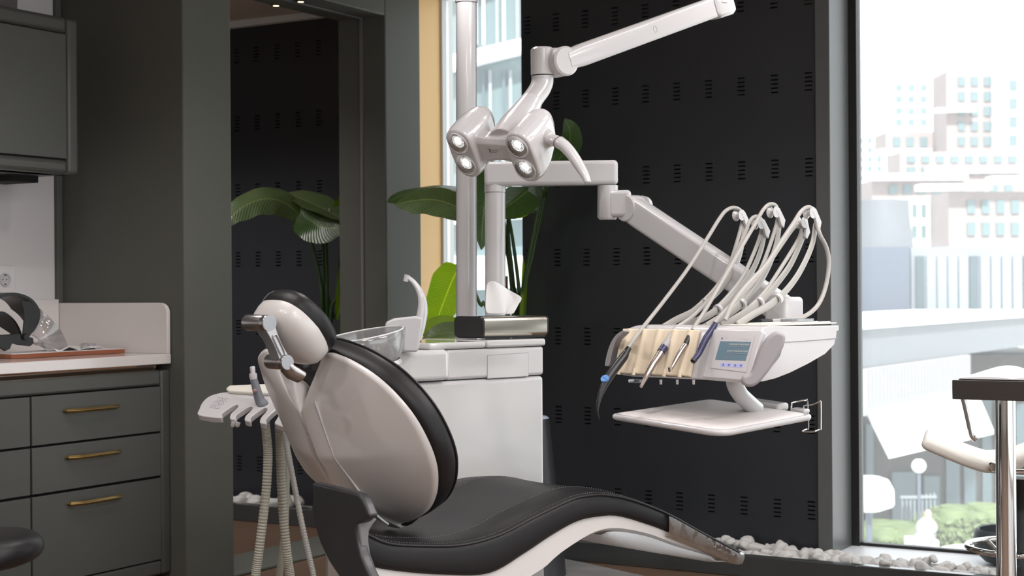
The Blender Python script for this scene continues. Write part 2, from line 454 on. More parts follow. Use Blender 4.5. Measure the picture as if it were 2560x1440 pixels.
# ================================================================== DOORWAY TO THE NEXT ROOM
XJ = -4.41                                 # far face of the wall between the rooms
def doorway():
    t = bpy.data.objects.new('door_1', None); col.objects.link(t); t.location = (XF, (YO0 + YO1) / 2, 0); t['kind'] = 'structure'
    mb = MB()
    mb.box((XB, YS0, 0), (XF, YO0, ZC)); mb.box((XJ, YO1, 0), (XF, YS1, ZC))
    mb.box((XJ, YO0, ZL), (XF, YO1, ZC))
    mb.build('door_frame', FRAMEM, t, bevel=0.006)
    MB().box((XJ - 0.04, YO0, 0), (XF, YO1, 0.012)).build('threshold', FRAMEM, t, bevel=0.004)
    x = -4.275
    bd = MB(); bd.box((x - 0.007, YO1 - 0.005, 0.012), (x + 0.007, YO1 + 0.001, ZL)); bd.box((x - 0.007, YO0, ZL - 0.005), (x + 0.007, YO1 - 0.005, ZL + 0.001))
    bd.build('track_bead', GREYD, t)
    for px, py in [(690, 12), (752, 2)]:
        p = PZ(px, py, ZL)
        d = thing('doorway_spotlight', p, 'warm recessed spotlight under the doorway lintel, ' + ('nearer the left jamb' if px < 700 else 'farther from the left jamb'), 'spotlight', None)
        MB().lathe([(0.0, 0.003), (0.016, 0.003), (0.024, 0.0), (0.026, -0.004), (0.020, -0.006), (0.014, -0.004), (0.0, -0.004)], p, UP, 20).build('trim_ring', STEEL, d)
        MB().lathe([(0.0, -0.0045), (0.013, -0.0045), (0.013, -0.006), (0.0, -0.006)], p, UP, 16).build('bulb', emat('spot_bulb', (1.0, 0.75, 0.42), 3.0), d)
doorway()
# the next room as far as the doorway shows it
YN, YNK = 6.42, 6.02
XN = -7.6
struct(MB().box((XN, 3.0, -0.12), (XB - 0.2, YG + 0.08, 0.0)).build('floor_next_room', FLOORM))
struct(MB().box((XN, 3.0, ZC), (XB - 0.2, YG + 0.08, ZC + 0.12)).build('ceiling_next_room', CEILM))
struct(MB().box((XN - 0.1, 3.0, 0), (XN, YG + 0.08, ZC)).build('wall_next_room', CAB))
struct(MB().box((XN, 2.9, 0), (XB - 0.2, 3.0, ZC)).build('wall_next_room_near', PAINT))
struct(MB().box((XN, YNK, 0), (XJ, YNK + 0.045, 0.085)).build('trim_9', KERB, bevel=0.004))
struct(MB().box((XN, YNK + 0.045, 0), (XJ, YN, 0.035)).build('trim_10', GRAVEL))
struct(MB().box((XN, YN - 0.05, ZC - 0.035), (XJ, YN - 0.006, ZC - 0.001)).build('trim_11', ALUW, bevel=0.003))
slotted_wall('wall_back_next_room', XN, XJ, YN, [597, 646, 695, 748, 802], [140, 314, 486, 658, 829, 1000, 1157], 600)
struct(MB().box((XN, YN + 0.03, 0), (XJ, YG + 0.06, ZC)).build('wall_back_next_room_core', CABD))

# ================================================================== LEFT CABINETS
XC = -4.215
def base_cabinet():
    t = thing('base_cabinet', (-4.5, 3.4, 0), 'dark grey lacquered base cabinet with brass handled drawers under the white worktop', 'cabinet')
    zr = lambda y, px=400: PX(px, y, XC).z
    y80, y398, yend = PX(78, 1000, XC).y, PX(401, 1000, XC).y, PX(426, 1000, XC).y
    ztop = PX(410, 925, XC).z
    zs = [(zr(966), zr(1078)), (zr(1083), zr(1189)), (zr(1195), zr(1399))]
    zb = 0.06
    dw = y398 - y80
    c = MB().box((XB + 0.005, 0.0, zb), (XC - 0.02, yend - 0.004, ztop - 0.01)); c.build('carcass', CABD, t)
    f = MB()
    f.box((XC - 0.35, y398 + 0.003, zb), (XC, yend, ztop)); f.box((XC - 0.35, 0, zs[0][0] + 0.004), (XC, y398 + 0.003, ztop))
    f.box((XC - 0.02, 0, zb), (XC, y398 + 0.003, zs[2][1] - 0.004))
    f.build('face_frame', CAB, t, bevel=0.018, seg=4)
    zsb = PX(428, 909, -4.205).z - 0.0005
    MB().prism([V((XC - 0.034, 0, ztop - 0.012)), V((XC - 0.016, 0, zsb)), V((XC - 0.012, 0, zsb)), V((XC - 0.030, 0, ztop - 0.012))][::-1], V((0, yend - 0.06, 0))).build('copper_strip', COPPER, t, smooth=0)
    MB().box((XB + 0.01, 0, 0), (XC - 0.06, yend - 0.02, zb)).build('plinth', TERRA, t)
    pxh = [((177, 1026), (304, 1018)), ((182, 1142), (309, 1132)), ((187, 1257), (312, 1245))]
    for cidx in range(5):
        for r_ in range(3):
            ya = y80 - cidx * (dw + 0.006); yb = ya + dw - 0.0
            d = MB().box((XC - 0.019, ya + 0.003, zs[r_][1]), (XC, yb, zs[r_][0])).build('drawer', CAB, t, bevel=0.002)
            h0, h1 = PX(*pxh[r_][0], XC + 0.03), PX(*pxh[r_][1], XC + 0.03)
            zc = (h0.z + h1.z) / 2; off = -cidx * (dw + 0.006)
            A, B = h0.y + off, h1.y + off
            hb = MB()
            pts = [V((XC, A, zc)), V((XC + 0.012, A, zc)), V((XC + 0.028, A + 0.03, zc)), V((XC + 0.03, A + 0.06, zc)), V((XC + 0.03, B - 0.06, zc)), V((XC + 0.028, B - 0.03, zc)), V((XC + 0.012, B, zc)), V((XC, B, zc))]
            hb.tube(pts, 0.0085, 4, up=UP)
            hb.build('handle', BRASS, d, bevel=0.001)
    return ztop
ZCT = base_cabinet()

def worktop():
    p = PX(428, 884, -4.205); q = PX(428, 909, -4.205)
    zt, zb = p.z, q.z
    y1 = YS0 - 0.006
    t = thing('worktop', (-4.5, 3.2, zb), 'glossy white worktop with upstand along the back and right side', 'worktop')
    MB().box((XB + 0.002, 0.0, zb), (-4.205, y1, zt)).build('slab', STONE, t, bevel=0.003)
    zu = PX(155, 748, XB + 0.02).z
    MB().box((XB + 0.002, 0.0, zt), (XB + 0.02, y1 - 0.02, zu)).build('backsplash', STONE, t, bevel=0.002)
    zv = PY(400, 757, y1 - 0.018).z
    pl = [V((XB + 0.002, y1 - 0.018, zt)), V((-4.207, y1 - 0.018, zt))]
    for k in range(7):
        a = R(90 * k / 6); pl.append(V((-4.247 + 0.04 * math.cos(a), y1 - 0.018, zv - 0.04 + 0.04 * math.sin(a))))
    pl.append(V((XB + 0.002, y1 - 0.018, zv)))
    MB().prism(pl, V((0, 0.018, 0))).build('side_splash', STONE, t, bevel=0.003)
    return zt
ZWT = worktop()

def wall_cabinet():
    xu = -4.45
    pe = PX(198, 250, xu); yend = pe.y
    zt, zb = PX(190, 48, xu).z, PX(190, 437, xu).z
    t = thing('wall_cabinet', (-4.63, 3.3, zb), 'dark grey lacquered wall cabinet with rounded edges hung above the worktop', 'cabinet')
    yd = PX(167, 240, xu).y
    zd0, zd1 = PX(166, 397, xu).z, PX(166, 86, xu).z
    b = MB(); b.box((XB + 0.002, 0.85, zb), (xu - 0.02, yend, zt)); b.build('carcass', CAB, t, bevel=0.02, seg=4)
    f = MB()
    f.box((xu - 0.12, yd + 0.004, zb), (xu, yend, zt)); f.box((xu - 0.12, 0.85, zd1 + 0.004), (xu, yd + 0.004, zt)); f.box((xu - 0.12, 0.85, zb), (xu, yd + 0.004, zd0 - 0.004))
    f.build('face_frame', CAB, t, bevel=0.016, seg=4)
    MB().box((xu - 0.022, 0.85, zd0 - 0.005), (xu - 0.018, yd + 0.005, zd1 + 0.005)).build('shadow_gap', CABD, t)
    MB().box((xu - 0.017, yd - 0.55, zd0), (xu - 0.001, yd - 0.001, zd1)).build('door', CAB, t, bevel=0.002)
    for k in range(1, 6):
        MB().box((xu - 0.017, yd - 0.55 - 0.557 * k, zd0), (xu - 0.001, yd - 0.001 - 0.557 * k, zd1)).build('door', CAB, t, bevel=0.002)
    # strip light housing under the cabinet
    a = PX(28, 452, -4.62)
    MB().box((-4.8, a.y, a.z), (-4.62, yend - 0.05, zb)).build('light_housing', CABD, t)
    return zt, xu
ZUC, XU = wall_cabinet()
p0, p1 = PX(0, 28, -4.66), PX(43, 28, -4.66)
bx = MB().prism([V((-4.66, p0.y - 0.12, ZUC + 0.001)), V((-4.66, p1.y, ZUC + 0.001)), V((-4.66, p1.y + 0.012, ZUC + 0.2)), V((-4.66, p0.y - 0.12, ZUC + 0.2))], V((-0.1, 0, 0)))
tag(bx.build('storage_box', mat('box_grey', (0.12, 0.11, 0.105), 0.5), bevel=0.004), 'dull grey box standing on top of the wall cabinet', 'box')

def socket():
    c = PX(8, 699, XB)
    t = thing('wall_socket', c, 'white wall power socket above the worktop behind the face shield', 'socket')
    MB().box((XB, c.y - 0.055, c.z - 0.055), (XB + 0.008, c.y + 0.055, c.z + 0.055)).build('cover_plate', WALLW, t, bevel=0.003)
    o = V((XB + 0.006, c.y, c.z)); ax = V((1, 0, 0))
    MB().lathe([(0.0, 0.003), (0.019, 0.003), (0.021, 0.010), (0.025, 0.010), (0.027, 0.002), (0.027, 0.0), (0.0, 0.0)], o, ax, 28).build('socket_cup', WHITE, t)
    h = MB()
    for d in (-0.0095, 0.0095): h.cyl(o + V((0.0025, d, 0)), o + V((0.0035, d, 0)), 0.003, n=10)
    for d in (-0.019, 0.019): h.box(o + V((0.003, -0.002, d - 0.003)), o + V((0.009, 0.002, d + 0.003)))
    h.build('contact', RUB, t)
socket()

def face_shield():
    X0 = -4.47
    o = PX(60, 820, X0)
    t = thing('face_shield', V((X0, o.y, ZWT)), 'black face shield with clear visor lying on the worktop', 'face shield')
    fn = V((1, 0, 0.0)); bw = V((-1, 0.12, 0)).normalized()
    def band(px, wid, th, name, m, off=0.0, taper=None):
        pts = cr([PX(x, y, X0 + off) for x, y in px], 6); n = len(pts); rows = []
        mb = MB(); rings = []
        for i, p in enumerate(pts):
            tg = (pts[min(i + 1, n - 1)] - pts[max(i - 1, 0)]).normalized(); nn = tg.cross(bw).normalized()
            w = wid if taper is None else wid * lerp_tab(taper, i / (n - 1))
            rings.append([p - nn * th, p + bw * w - nn * th, p + bw * w + nn * th, p + nn * th])
        return mb.loft(rings).build(name, m, t, bevel=0.001)
    band([(-40, 815), (-25, 760), (5, 740), (40, 736), (75, 748), (95, 772), (97, 795), (88, 818), (72, 838), (62, 862)], 0.16, 0.006, 'crown_band', BLACKPL, taper=[(0, 1), (0.55, 1), (0.8, 0.25), (1, 0.05)])
    # broad front strap (facing us)
    sp = [(50, 752), (72, 752), (92, 770), (97, 795), (88, 818), (72, 838), (66, 856), (52, 856), (54, 840), (58, 800), (57, 775)]
    MB().prism([PX(x, y, X0 + 0.004) for x, y in sp], V((0.006, 0, 0))).build('side_strap', BLACKPL, t, bevel=0.002)
    band([(-20, 800), (0, 782), (18, 786), (38, 805), (50, 828), (56, 850)], 0.12, 0.004, 'inner_band', BLACKPL, -0.03, taper=[(0, 1), (0.7, 0.9), (1, 0.1)])
    hp = [(-20, 838), (20, 836), (38, 832), (60, 840), (78, 845), (80, 858), (70, 866), (40, 862), (26, 858), (20, 872), (8, 878), (0, 872), (-6, 866), (-20, 862)]
    MB().prism([PX(x, y, X0 + 0.006) for x, y in hp], V((0.012, 0, 0))).build('pivot_arm', BLACKPL, t, bevel=0.003)
    k = PX(61, 842, X0 + 0.018)
    MB().lathe([(0.0, 0.012), (0.010, 0.012), (0.013, 0.008), (0.013, 0.0), (0.0, 0.0)], k, V((1, 0, 0)), 20).build('pivot_knob', BLACKPL, t)
    # visor: curved clear sheet hanging from the crown band
    top = cr([PX(x, y, X0) for x, y in [(78, 838), (92, 815), (99, 792), (98, 770)]], 6)
    bot = cr([PX(x, y, X0) for x, y in [(85, 862), (110, 868), (139, 874), (172, 874)]], 6)
    rows = []
    for a, b in zip(top, bot):
        rows.append([a.lerp(b, k / 8) + V((0.03 * math.sin(math.pi * k / 8), 0, 0)) for k in range(9)])
    back = [[q + bw * 0.14 + V((0, 0.03, 0)) for q in rows[-1]]]
    mid = [[q + bw * 0.07 + V((0, 0.035, 0.0)) for q in rows[-1]]]
    mb = MB().grid(rows + mid + back)
    for v in mb.v: v.z = max(v.z, ZWT + 0.002)
    mb.build('visor', VISOR, t, solid=0.001)
face_shield()

def counter_litter():
    zt = ZWT
    # slim curved slab with a brown edge
    top = [V((-4.405 - 0.02 * math.sin(math.pi * k / 9) - 0.03 * (k == 0), 3.95 + 0.54 * k / 9, 0)) for k in range(10)]
    bk = [V((-4.60 + 0.015 * math.sin(2 * math.pi * k / 9), 3.95 + 0.54 * k / 9, 0)) for k in range(10)]
    poly = top + bk[::-1]
    for p in poly: p.z = zt + 0.001
    t = thing('serving_board', sum(poly, V()) / len(poly), 'thin board with a reddish brown edge lying on the worktop', 'board')
    t.location.z = zt
    MB().prism(poly, V((0, 0, 0.016))).build('board', TERRA, t, bevel=0.001)
    MB().prism([p + V((0, 0, 0.0161)) for p in poly], V((0, 0, 0.0015))).build('white_top', PAPER, t)
    # crumpled paper sheet on the board
    c = V((-4.50, 4.30, zt)); rows = []
    for i in range(13):
        row = []
        for j in range(10):
            p = V((c.x - 0.10 + j * 0.018, c.y - 0.13 + i * 0.022, zt + 0.0195))
            p.z += 0.022 * max(0, noise.noise(V((i * 0.45, j * 0.5, 1.3))) + 0.15) + 0.03 * max(0, (5 - i) / 5) * (j < 6)
            row.append(p)
        rows.append(row)
    tag(MB().grid(rows).build('paper_sheet', PAPER, solid=0.0006), 'crumpled white paper sheet on the brown edged board', 'paper')
    for nm, x, y, lab in [('a', 167, 846, 'small clear glass tube lying on the white paper behind the visor'), ('b', 212, 845, 'small round clear glass dish beside the crumpled paper')]:
        p = V((-4.47, 4.345, zt)) if nm == 'a' else V((-4.53, 4.435, zt))
        if nm == 'a':
            o = MB().lathe([(0.0, 0), (0.010, 0), (0.011, 0.003), (0.011, 0.03), (0.008, 0.034), (0.0, 0.034)], V((p.x, p.y - 0.017, zt + 0.033)), V((0, 1, 0.0)), 16).build('glass_tube', VIAL)
        else:
            o = MB().lathe([(0.0, 0), (0.014, 0), (0.016, 0.004), (0.016, 0.018), (0.0, 0.018)], V((p.x, p.y, zt + 0.021)), UP, 16).build('glass_dish', VIAL)
        tag(o, lab, 'glassware')
counter_litter()

def work_stool():
    t = thing('work_stool', (0, 0, 0), 'black leather stool seat reaching in at the lower left in front of the drawers', 'stool')
    c = P(-75, 1382, 4.3); t.location = V((c.x, c.y, 0))
    r = 0.2
    MB().lathe([(0, 0.055), (r * 0.5, 0.054), (r * 0.8, 0.046), (r * 0.95, 0.028), (r, 0.006), (r * 0.98, -0.016), (r * 0.9, -0.036), (r * 0.6, -0.05), (0, -0.052)], c, UP + rgt * -0.08, 48).build('seat', LEATHB, t, sub=1)
    MB().cyl(V((c.x, c.y, 0.08)), V((c.x, c.y, c.z - 0.05)), 0.025).build('column', CHROME, t)
    for k in range(5):
        a = 2 * math.pi * k / 5; d = V((math.cos(a), math.sin(a), 0)); o = V((c.x, c.y, 0))
        l = MB().tube([o + V((0, 0, 0.09)), o + d * 0.12 + V((0, 0, 0.08)), o + d * 0.26 + V((0, 0, 0.055))], [0.022, 0.018, 0.012], 10).build('leg', CHROME, t)
        MB().lathe([(0, -0.012), (0.027, -0.012), (0.027, 0.012), (0, 0.012)], o + d * 0.26 + V((0, 0, 0.0275)), V((-d.y, d.x, 0)), 16).build('castor', RUB, l)
work_stool()

# ================================================================== DENTAL CHAIR
TH = R(50)
A = cam_vec(math.sin(TH), 0, math.cos(TH))      # chair axis, head to foot
L = cam_vec(math.cos(TH), 0, -math.sin(TH))     # towards the near side
N0 = P(915, 1330, 3.95)
SW = 0.56                                        # seat width
def chair_pt(s, w, z): 
    p = N0 + A * s + L * w; p.z = z; return p
def prof(pts):
    out = []
    for x, y in pts:
        p = PP(x, y, N0, L); out.append(((p - N0).dot(A), p.z))
    return out

def dental_chair():
    t = thing('dental_chair', (N0 + A * 0.6 - L * 0.28).xy.to_3d(), 'reclined dental chair with black leather upholstery and white shell beside the treatment unit', 'dental chair')
    top = prof([(915, 1331), (974, 1357), (1072, 1363), (1161, 1360), (1250, 1336), (1339, 1291), (1428, 1249), (1472, 1238), (1517, 1236), (1584, 1249), (1673, 1284), (1762, 1333), (1850, 1379)])
    blk = prof([(918, 1405), (934, 1423), (1009, 1436), (1120, 1444), (1228, 1440), (1317, 1389), (1383, 1345), (1450, 1309), (1517, 1296), (1561, 1298), (1628, 1318), (1668, 1333), (1760, 1372), (1842, 1405)])
    wht = prof([(930, 1500), (1100, 1530), (1230, 1510), (1357, 1440), (1406, 1398), (1472, 1354), (1517, 1336), (1561, 1334), (1628, 1347), (1700, 1372), (1824, 1407)])
    n = 60
    s0, s1 = top[0][0] + 0.004, top[-1][0]
    ss = [s0 + (s1 - s0) * i / (n - 1) for i in range(n)]
    tz = cr([V((a, 0, b)) for a, b in top], 10); top = [(p.x, p.z) for p in tz]
    bz = cr([V((a, 0, b)) for a, b in blk], 10); blk = [(p.x, p.z) for p in bz]
    wz = cr([V((a, 0, b)) for a, b in wht], 10); wht = [(p.x, p.z) for p in wz]
    Wd = lambda s: lerp_tab([(0, 0.20), (0.08, 0.27), (0.2, 0.40), (0.32, 0.51), (0.45, SW)], s)
    def crown(s):  # how far the middle of the cushion rises over the piping
        return lerp_tab([(0, 0.012), (0.25, 0.010), (0.6, 0.014), (0.9, 0.010), (1.3, 0.004), (1.45, 0.002)], s)
    def section(s, e=0.0):
        zt, zb = lerp_tab(top, s) + e, lerp_tab(blk, s) - e
        w = Wd(s); c = crown(s)
        return [chair_pt(s, wv, zv) for wv, zv in [
            (-w + 0.03, zb), (-w - e + 0.005, zb + 0.008), (-w - e, zb + 0.02), (-w - e, zt - 0.022), (-w - e + 0.004, zt - 0.006), (-w + 0.014, zt + 0.002), (-w * 0.893, zt + c * 0.75),
            (-w * 0.8125, zt + c * 1.1), (-w * 0.795, zt + c * 0.95), (-w / 2, zt + c * 0.6), (-w * 0.223, zt + c * 0.95), (-w * 0.205, zt + c * 1.1), (-w * 0.107, zt + c * 0.9), (-0.014, zt + 0.002), (-0.004, zt - 0.006), (e, zt - 0.022), (e, zb + 0.02), (-0.005 + e, zb + 0.008), (-0.03, zb)]]
    MB().loft([section(s) for s in ss]).build('seat_cushion', LEATH, t, smooth=60)
    # piping along both edges
    def line(w, dz, s_a=s0, s_b=s1, wob=0):
        return [chair_pt(s, w(s) if callable(w) else w, lerp_tab(top, s) + (dz(s) if callable(dz) else dz)) for s in [s_a + (s_b - s_a) * i / 70 for i in range(71)]]
    pp = MB(); pp.tube(line(-0.004, -0.002), 0.0035, 8); pp.tube(line(lambda s: -Wd(s) + 0.004, -0.002), 0.0035, 8)
    pp.build('piping', LEATHB, t)
    # stitched seams: rows of short threads
    def stitches(w, dz, s_a, s_b, step=0.0085):
        mb = MB(); L_ = line(w, dz, s_a, s_b); acc = 0.0; last = L_[0]
        k = int(sum((b - a).length for a, b in zip(L_, L_[1:])) / step)
        pts = resamp(L_, k * 2)
        for i in range(0, len(pts) - 1, 2): mb.tube([pts[i], pts[i] * 0.35 + pts[i + 1] * 0.65], 0.0008, 4)
        return mb
    seam = lambda s: lerp_tab([(0.05, -0.04), (0.2, -0.075), (0.5, -0.11), (0.8, -0.10), (1.0, -0.07), (1.1, -0.05)], s)
    seamf = lambda s: -SW - lerp_tab([(0.05, -0.12), (0.5, -0.12), (1.1, -0.1)], s)
    dzs = lambda s: crown(s) * 1.02 + 0.0012
    for w_, a_, b_ in [(seam, 0.06, 1.08), (seamf, 0.3, 0.9), (lambda s: -0.016, 0.03, 1.12), (lambda s: -Wd(s) + 0.016, 0.1, 1.12)]:
        m_ = stitches(w_, (dzs if w_ in (seam, seamf) else (lambda s: 0.0035)), a_, b_)
        m_.build('stitching', STITCH, t, smooth=0)['kind'] = 'stuff'
    # white under shell
    def wsec(s):
        zt = lerp_tab(blk, s) + 0.012; zb = min(lerp_tab(wht, s), zt - 0.016); w = Wd(s)
        return [chair_pt(s, wv, zv) for wv, zv in [(-w + 0.06, zb), (-w + 0.025, zb + 0.006), (-w + 0.012, zb + 0.02 * 0.7), (-w + 0.012, zt), (-0.012, zt), (-0.012, zb + 0.014), (-0.025, zb + 0.006), (-0.06, zb)]]
    sw = [0.02 + (1.38 - 0.02) * i / 50 for i in range(51)]
    MB().loft([wsec(s) for s in sw]).build('seat_shell', WHITE2, t, smooth=50)
    # stand: tapered column and floor plate under the seat
    zc = lerp_tab(wht, 0.4) + 0.02
    def rr(s_a, s_b, w_a, w_b, z, r=0.04):
        pts = []
        for cs, cw, a0 in [(s_b - r, w_b - r, 0), (s_a + r, w_b - r, 90), (s_a + r, w_a + r, 180), (s_b - r, w_a + r, 270)]:
            for k in range(5):
                a = R(a0 + 90 * k / 4); pts.append(chair_pt(cs + r * math.cos(a), cw + r * math.sin(a), z))
        return pts
    MB().loft([rr(0.15, 0.62, -0.40, -0.10, 0.05), rr(0.17, 0.55, -0.36, -0.12, 0.2), rr(0.2, 0.5, -0.33, -0.14, zc)]).build('stand', WHITE2, t)
    MB().loft([rr(0.1, 0.85, -0.46, -0.06, 0.001, 0.08), rr(0.1, 0.85, -0.46, -0.06, 0.04, 0.08), rr(0.12, 0.8, -0.44, -0.08, 0.05, 0.08)]).build('floor_plate', WHITE2, t)

    # foot sleeve of clear film with a milky sheet hanging below
    f0 = prof([(1668, 1285)])[0][0]
    def fs(s):
        e = 0.006; zt, zb = lerp_tab(top, s) + e, lerp_tab(blk, s) - e * 1.5
        w = SW
        return [chair_pt(s, wv, zv) for wv, zv in [(-w, zb), (-w - e * 1.3, zb + 0.02), (-w - e * 1.3, zt - 0.015), (-w + 0.02, zt), (-w / 2, zt + 0.004), (-0.02, zt), (e * 1.3, zt - 0.015), (e * 1.3, zb + 0.02), (0, zb)]]
    MB().loft([fs(f0 + (s1 + 0.012 - f0) * i / 30) for i in range(31)], True, False, True).build('foot_sleeve', FILM, t, smooth=60)
    low = prof([(1515, 1338), (1560, 1362), (1600, 1374), (1650, 1385), (1720, 1396), (1790, 1408), (1830, 1409)])
    low = [(p.x, p.z) for p in cr([V((a, 0, b)) for a, b in low], 6)]
    rows = []
    for i in range(25):
        s = low[0][0] + 0.012 + (low[-1][0] - low[0][0] - 0.012) * i / 24
        zb = lerp_tab(low, s); zt = max(zb + 0.002, lerp_tab(wht, s) + 0.004 if s < 1.3 else zb + 0.006)
        rows.append([chair_pt(s, -SW + 0.03, zt), chair_pt(s, -SW + 0.04, zb), chair_pt(s, -SW / 2, zb), chair_pt(s, -0.035, zb + 0.001), chair_pt(s, -0.022, zb + 0.006), chair_pt(s, -0.008, zt)])
    MB().grid(rows).build('film_underside', MILKY, t, solid=0.0012, smooth=60)

    # ---------------------------------------------------------- backrest
    rc = R(27)
    T = -A * math.sin(rc) + UP * math.cos(rc)
    NF = (A * math.cos(rc) + UP * math.sin(rc))         # towards the patient
    B0 = P(1000, 1292, 4.38)
    def wh(px, py):
        p = PP(px, py, B0, NF); return (p - N0).dot(L), (p - B0).dot(T)
    def bp(w, h, d): return B0 + L * (w - (B0 - N0).dot(L)) + T * h + NF * d
    near = [wh(*q) for q in [(960, 1297), (1010, 1297), (1060, 1289), (1095, 1265), (1116, 1225), (1121, 1180), (1116, 1140), (1098, 1090), (1065, 1030), (1020, 975), (970, 930), (910, 893), (860, 872), (822, 861), (800, 862), (780, 876), (762, 900)]]
    hb, ht = near[0][1], max(p[1] for p in near)
    cen = lambda h: -0.28 + (-0.12) * max(0, (h - hb)) / (ht - hb)
    FAR = [(0, 1.1), (0.22, 1.08), (0.33, 0.94), (0.42, 0.83), (0.53, 0.75), (0.66, 0.71), (0.77, 0.72), (0.86, 0.75), (0.94, 0.89), (1.0, 1.1)]
    right_ = [(w - cen(h), h) for w, h in near]
    right_ = [(max(a, 0.03), h) for a, h in right_]
    mid_h = right_[-1][1]
    full = [(cen(h) + a, h) for a, h in right_] + [(cen(mid_h - 0.006), mid_h - 0.008)] + [(cen(h) - a * lerp_tab(FAR, h / ht), h) for a, h in right_[::-1]]
    full = [(p.x, p.y) for p in cr([V((a, b, 0)) for a, b in full], 4, closed=True)]
    ch = 0.27
    def ring(k, d, kk=None):
        """inset outline scaled towards a vertical spine"""
        out = []
        for w, h in full:
            c = cen(ch); hk = ch + (h - ch) * (k if kk is None else kk)
            out.append(bp(c + (w - c) * k, hk, d))
        return out
    cus = [ring(0.05, 0.028), ring(0.4, 0.030), ring(0.75, 0.045), ring(0.92, 0.052), ring(0.98, 0.042), ring(1.0, 0.022), ring(1.0, 0.0), ring(0.988, -0.016), ring(0.97, -0.024), ring(0.955, -0.027)]
    MB().loft(cus).build('backrest_cushion', LEATH, t, smooth=70)
    pp = MB(); r_ = ring(0.992, 0.036); pp.tube(r_ + [r_[0]], 0.003, 6, caps=False); pp.build('backrest_piping', LEATHB, t)
    # white back shell: bulges along a vertical spine, shallower at top and bottom
    FD = [(-0.05, 0.5), (0.0, 0.5), (0.15, 0.8), (0.5, 1.0), (0.85, 0.6), (1.0, 0.3)]
    full_s = [(w, h - 0.085 * math.exp(-((w - cen(h)) / 0.115) ** 4) * max(0, min(1, (h / ht - 0.7) / 0.2))) for w, h in full]
    def sd(k, h): return 0.031 + 0.108 * lerp_tab(FD, h / ht) * (1 - k ** 1.7)
    def sring(k, d=None):
        out = []
        for w, h in full_s:
            hk = ch + (h - ch) * (1 - (1 - k) * 0.55)
            out.append(bp(cen(hk) + (w - cen(h)) * k, hk, -(sd(k, hk) if d is None else d)))
        return out
    MB().loft([sring(0.966, 0.020), sring(0.962, 0.028)] + [sring(k) for k in (0.95, 0.93, 0.90, 0.85, 0.78, 0.70, 0.60, 0.5, 0.4, 0.3, 0.2, 0.1, 0.03)]).build('backrest_shell', WHITE2, t, smooth=55)
    rd = MB(); pts = []
    for i in range(25):
        f = i / 24; h = ht * (0.78 - 0.71 * f); a = lerp_tab([(0, 0.085), (0.3, 0.085), (0.7, 0.085), (1.0, 0.07)], f)
        hw_ = lerp_tab([(hb, 0.05), (0.1 * ht, 0.2), (0.3 * ht, 0.35), (0.6 * ht, 0.41), (0.85 * ht, 0.34), (ht, 0.15)], h)
        pts.append(bp(cen(h) + a, h, -(sd(a / hw_, h)) + 0.0012))
    rd.tube(cr(pts, 2), 0.0034, 8); rd.build('shell_ridge', WHITE, t)

    # ---------------------------------------------------------- headrest
    HC = P(746, 812, 4.12)
    r2 = R(44)
    T2 = -A * math.sin(r2) + UP * math.cos(r2); N2 = A * math.cos(r2) + UP * math.sin(r2)
    def hring(k, d, ky=None, sh=0.0):
        out = []
        for i in range(48):
            a = 2 * math.pi * i / 48; c, s = math.cos(a), math.sin(a)
            x = math.copysign(abs(c) ** 0.7, c) * 0.110 * k; y = math.copysign(abs(s) ** 0.75, s) * 0.104 * (k if ky is None else ky)
            if y < 0: x *= 1 + 0.25 * y / 0.104
            out.append(HC + L * x + T2 * (y + sh) + N2 * d)
        return out
    MB().loft([hring(0.05, 0.026), hring(0.5, 0.028), hring(0.82, 0.036), hring(0.95, 0.032), hring(1.0, 0.016), hring(1.0, 0.0), hring(0.98, -0.012), hring(0.95, -0.018)]).build('headrest_cushion', LEATH, t, smooth=70)
    MB().loft([hring(0.985, -0.010), hring(0.99, -0.024), hring(0.96, -0.046), hring(0.84, -0.062), hring(0.68, -0.073), hring(0.45, -0.080), hring(0.2, -0.083), hring(0.03, -0.084)]).build('headrest_shell', WHITE2, t, smooth=55)
    ia = 15
    hs = MB(); hs.tube([hring(k_, d_)[ia] for k_, d_ in [(0.5, 0.0285), (0.82, 0.0365), (0.95, 0.0328), (1.005, 0.016), (1.005, 0.0), (0.985, -0.012)]], 0.0012, 6); hs.build('headrest_seam', STITCH, t)
    # ---------------------------------------------------------- metal headrest joint
    j1, j2 = P(674, 808, 3.99), P(719, 906, 3.99)
    a1 = -L
    k = MB(); k.lathe([(0, 0), (0.0205, 0), (0.0215, 0.002), (0.0215, 0.018), (0.0208, 0.019), (0.0208, 0.021), (0.0215, 0.022), (0.0215, 0.105), (0, 0.105)], j1, a1, 40)
    up_c = k.build('joint_cylinder', STEEL, t)
    MB().lathe([(0, -0.001), (0.0195, -0.001), (0.0195, 0.001), (0, 0.001)], j1, a1, 40).build('end_cap', STEELD, up_c)
    k = MB(); k.lathe([(0, 0), (0.0185, 0), (0.0195, 0.002), (0.0195, 0.016), (0.019, 0.017), (0.019, 0.019), (0.0195, 0.02), (0.0195, 0.085), (0, 0.085)], j2, a1, 40)
    lo_c = k.build('joint_cylinder', STEEL, t)
    MB().lathe([(0, -0.001), (0.0178, -0.001), (0.0178, 0.001), (0, 0.001)], j2, a1, 40).build('end_cap', STEELD, lo_c)
    ax = (j2 - j1); ln = ax.length; ax.normalize(); sd = ax.cross(a1).normalized()
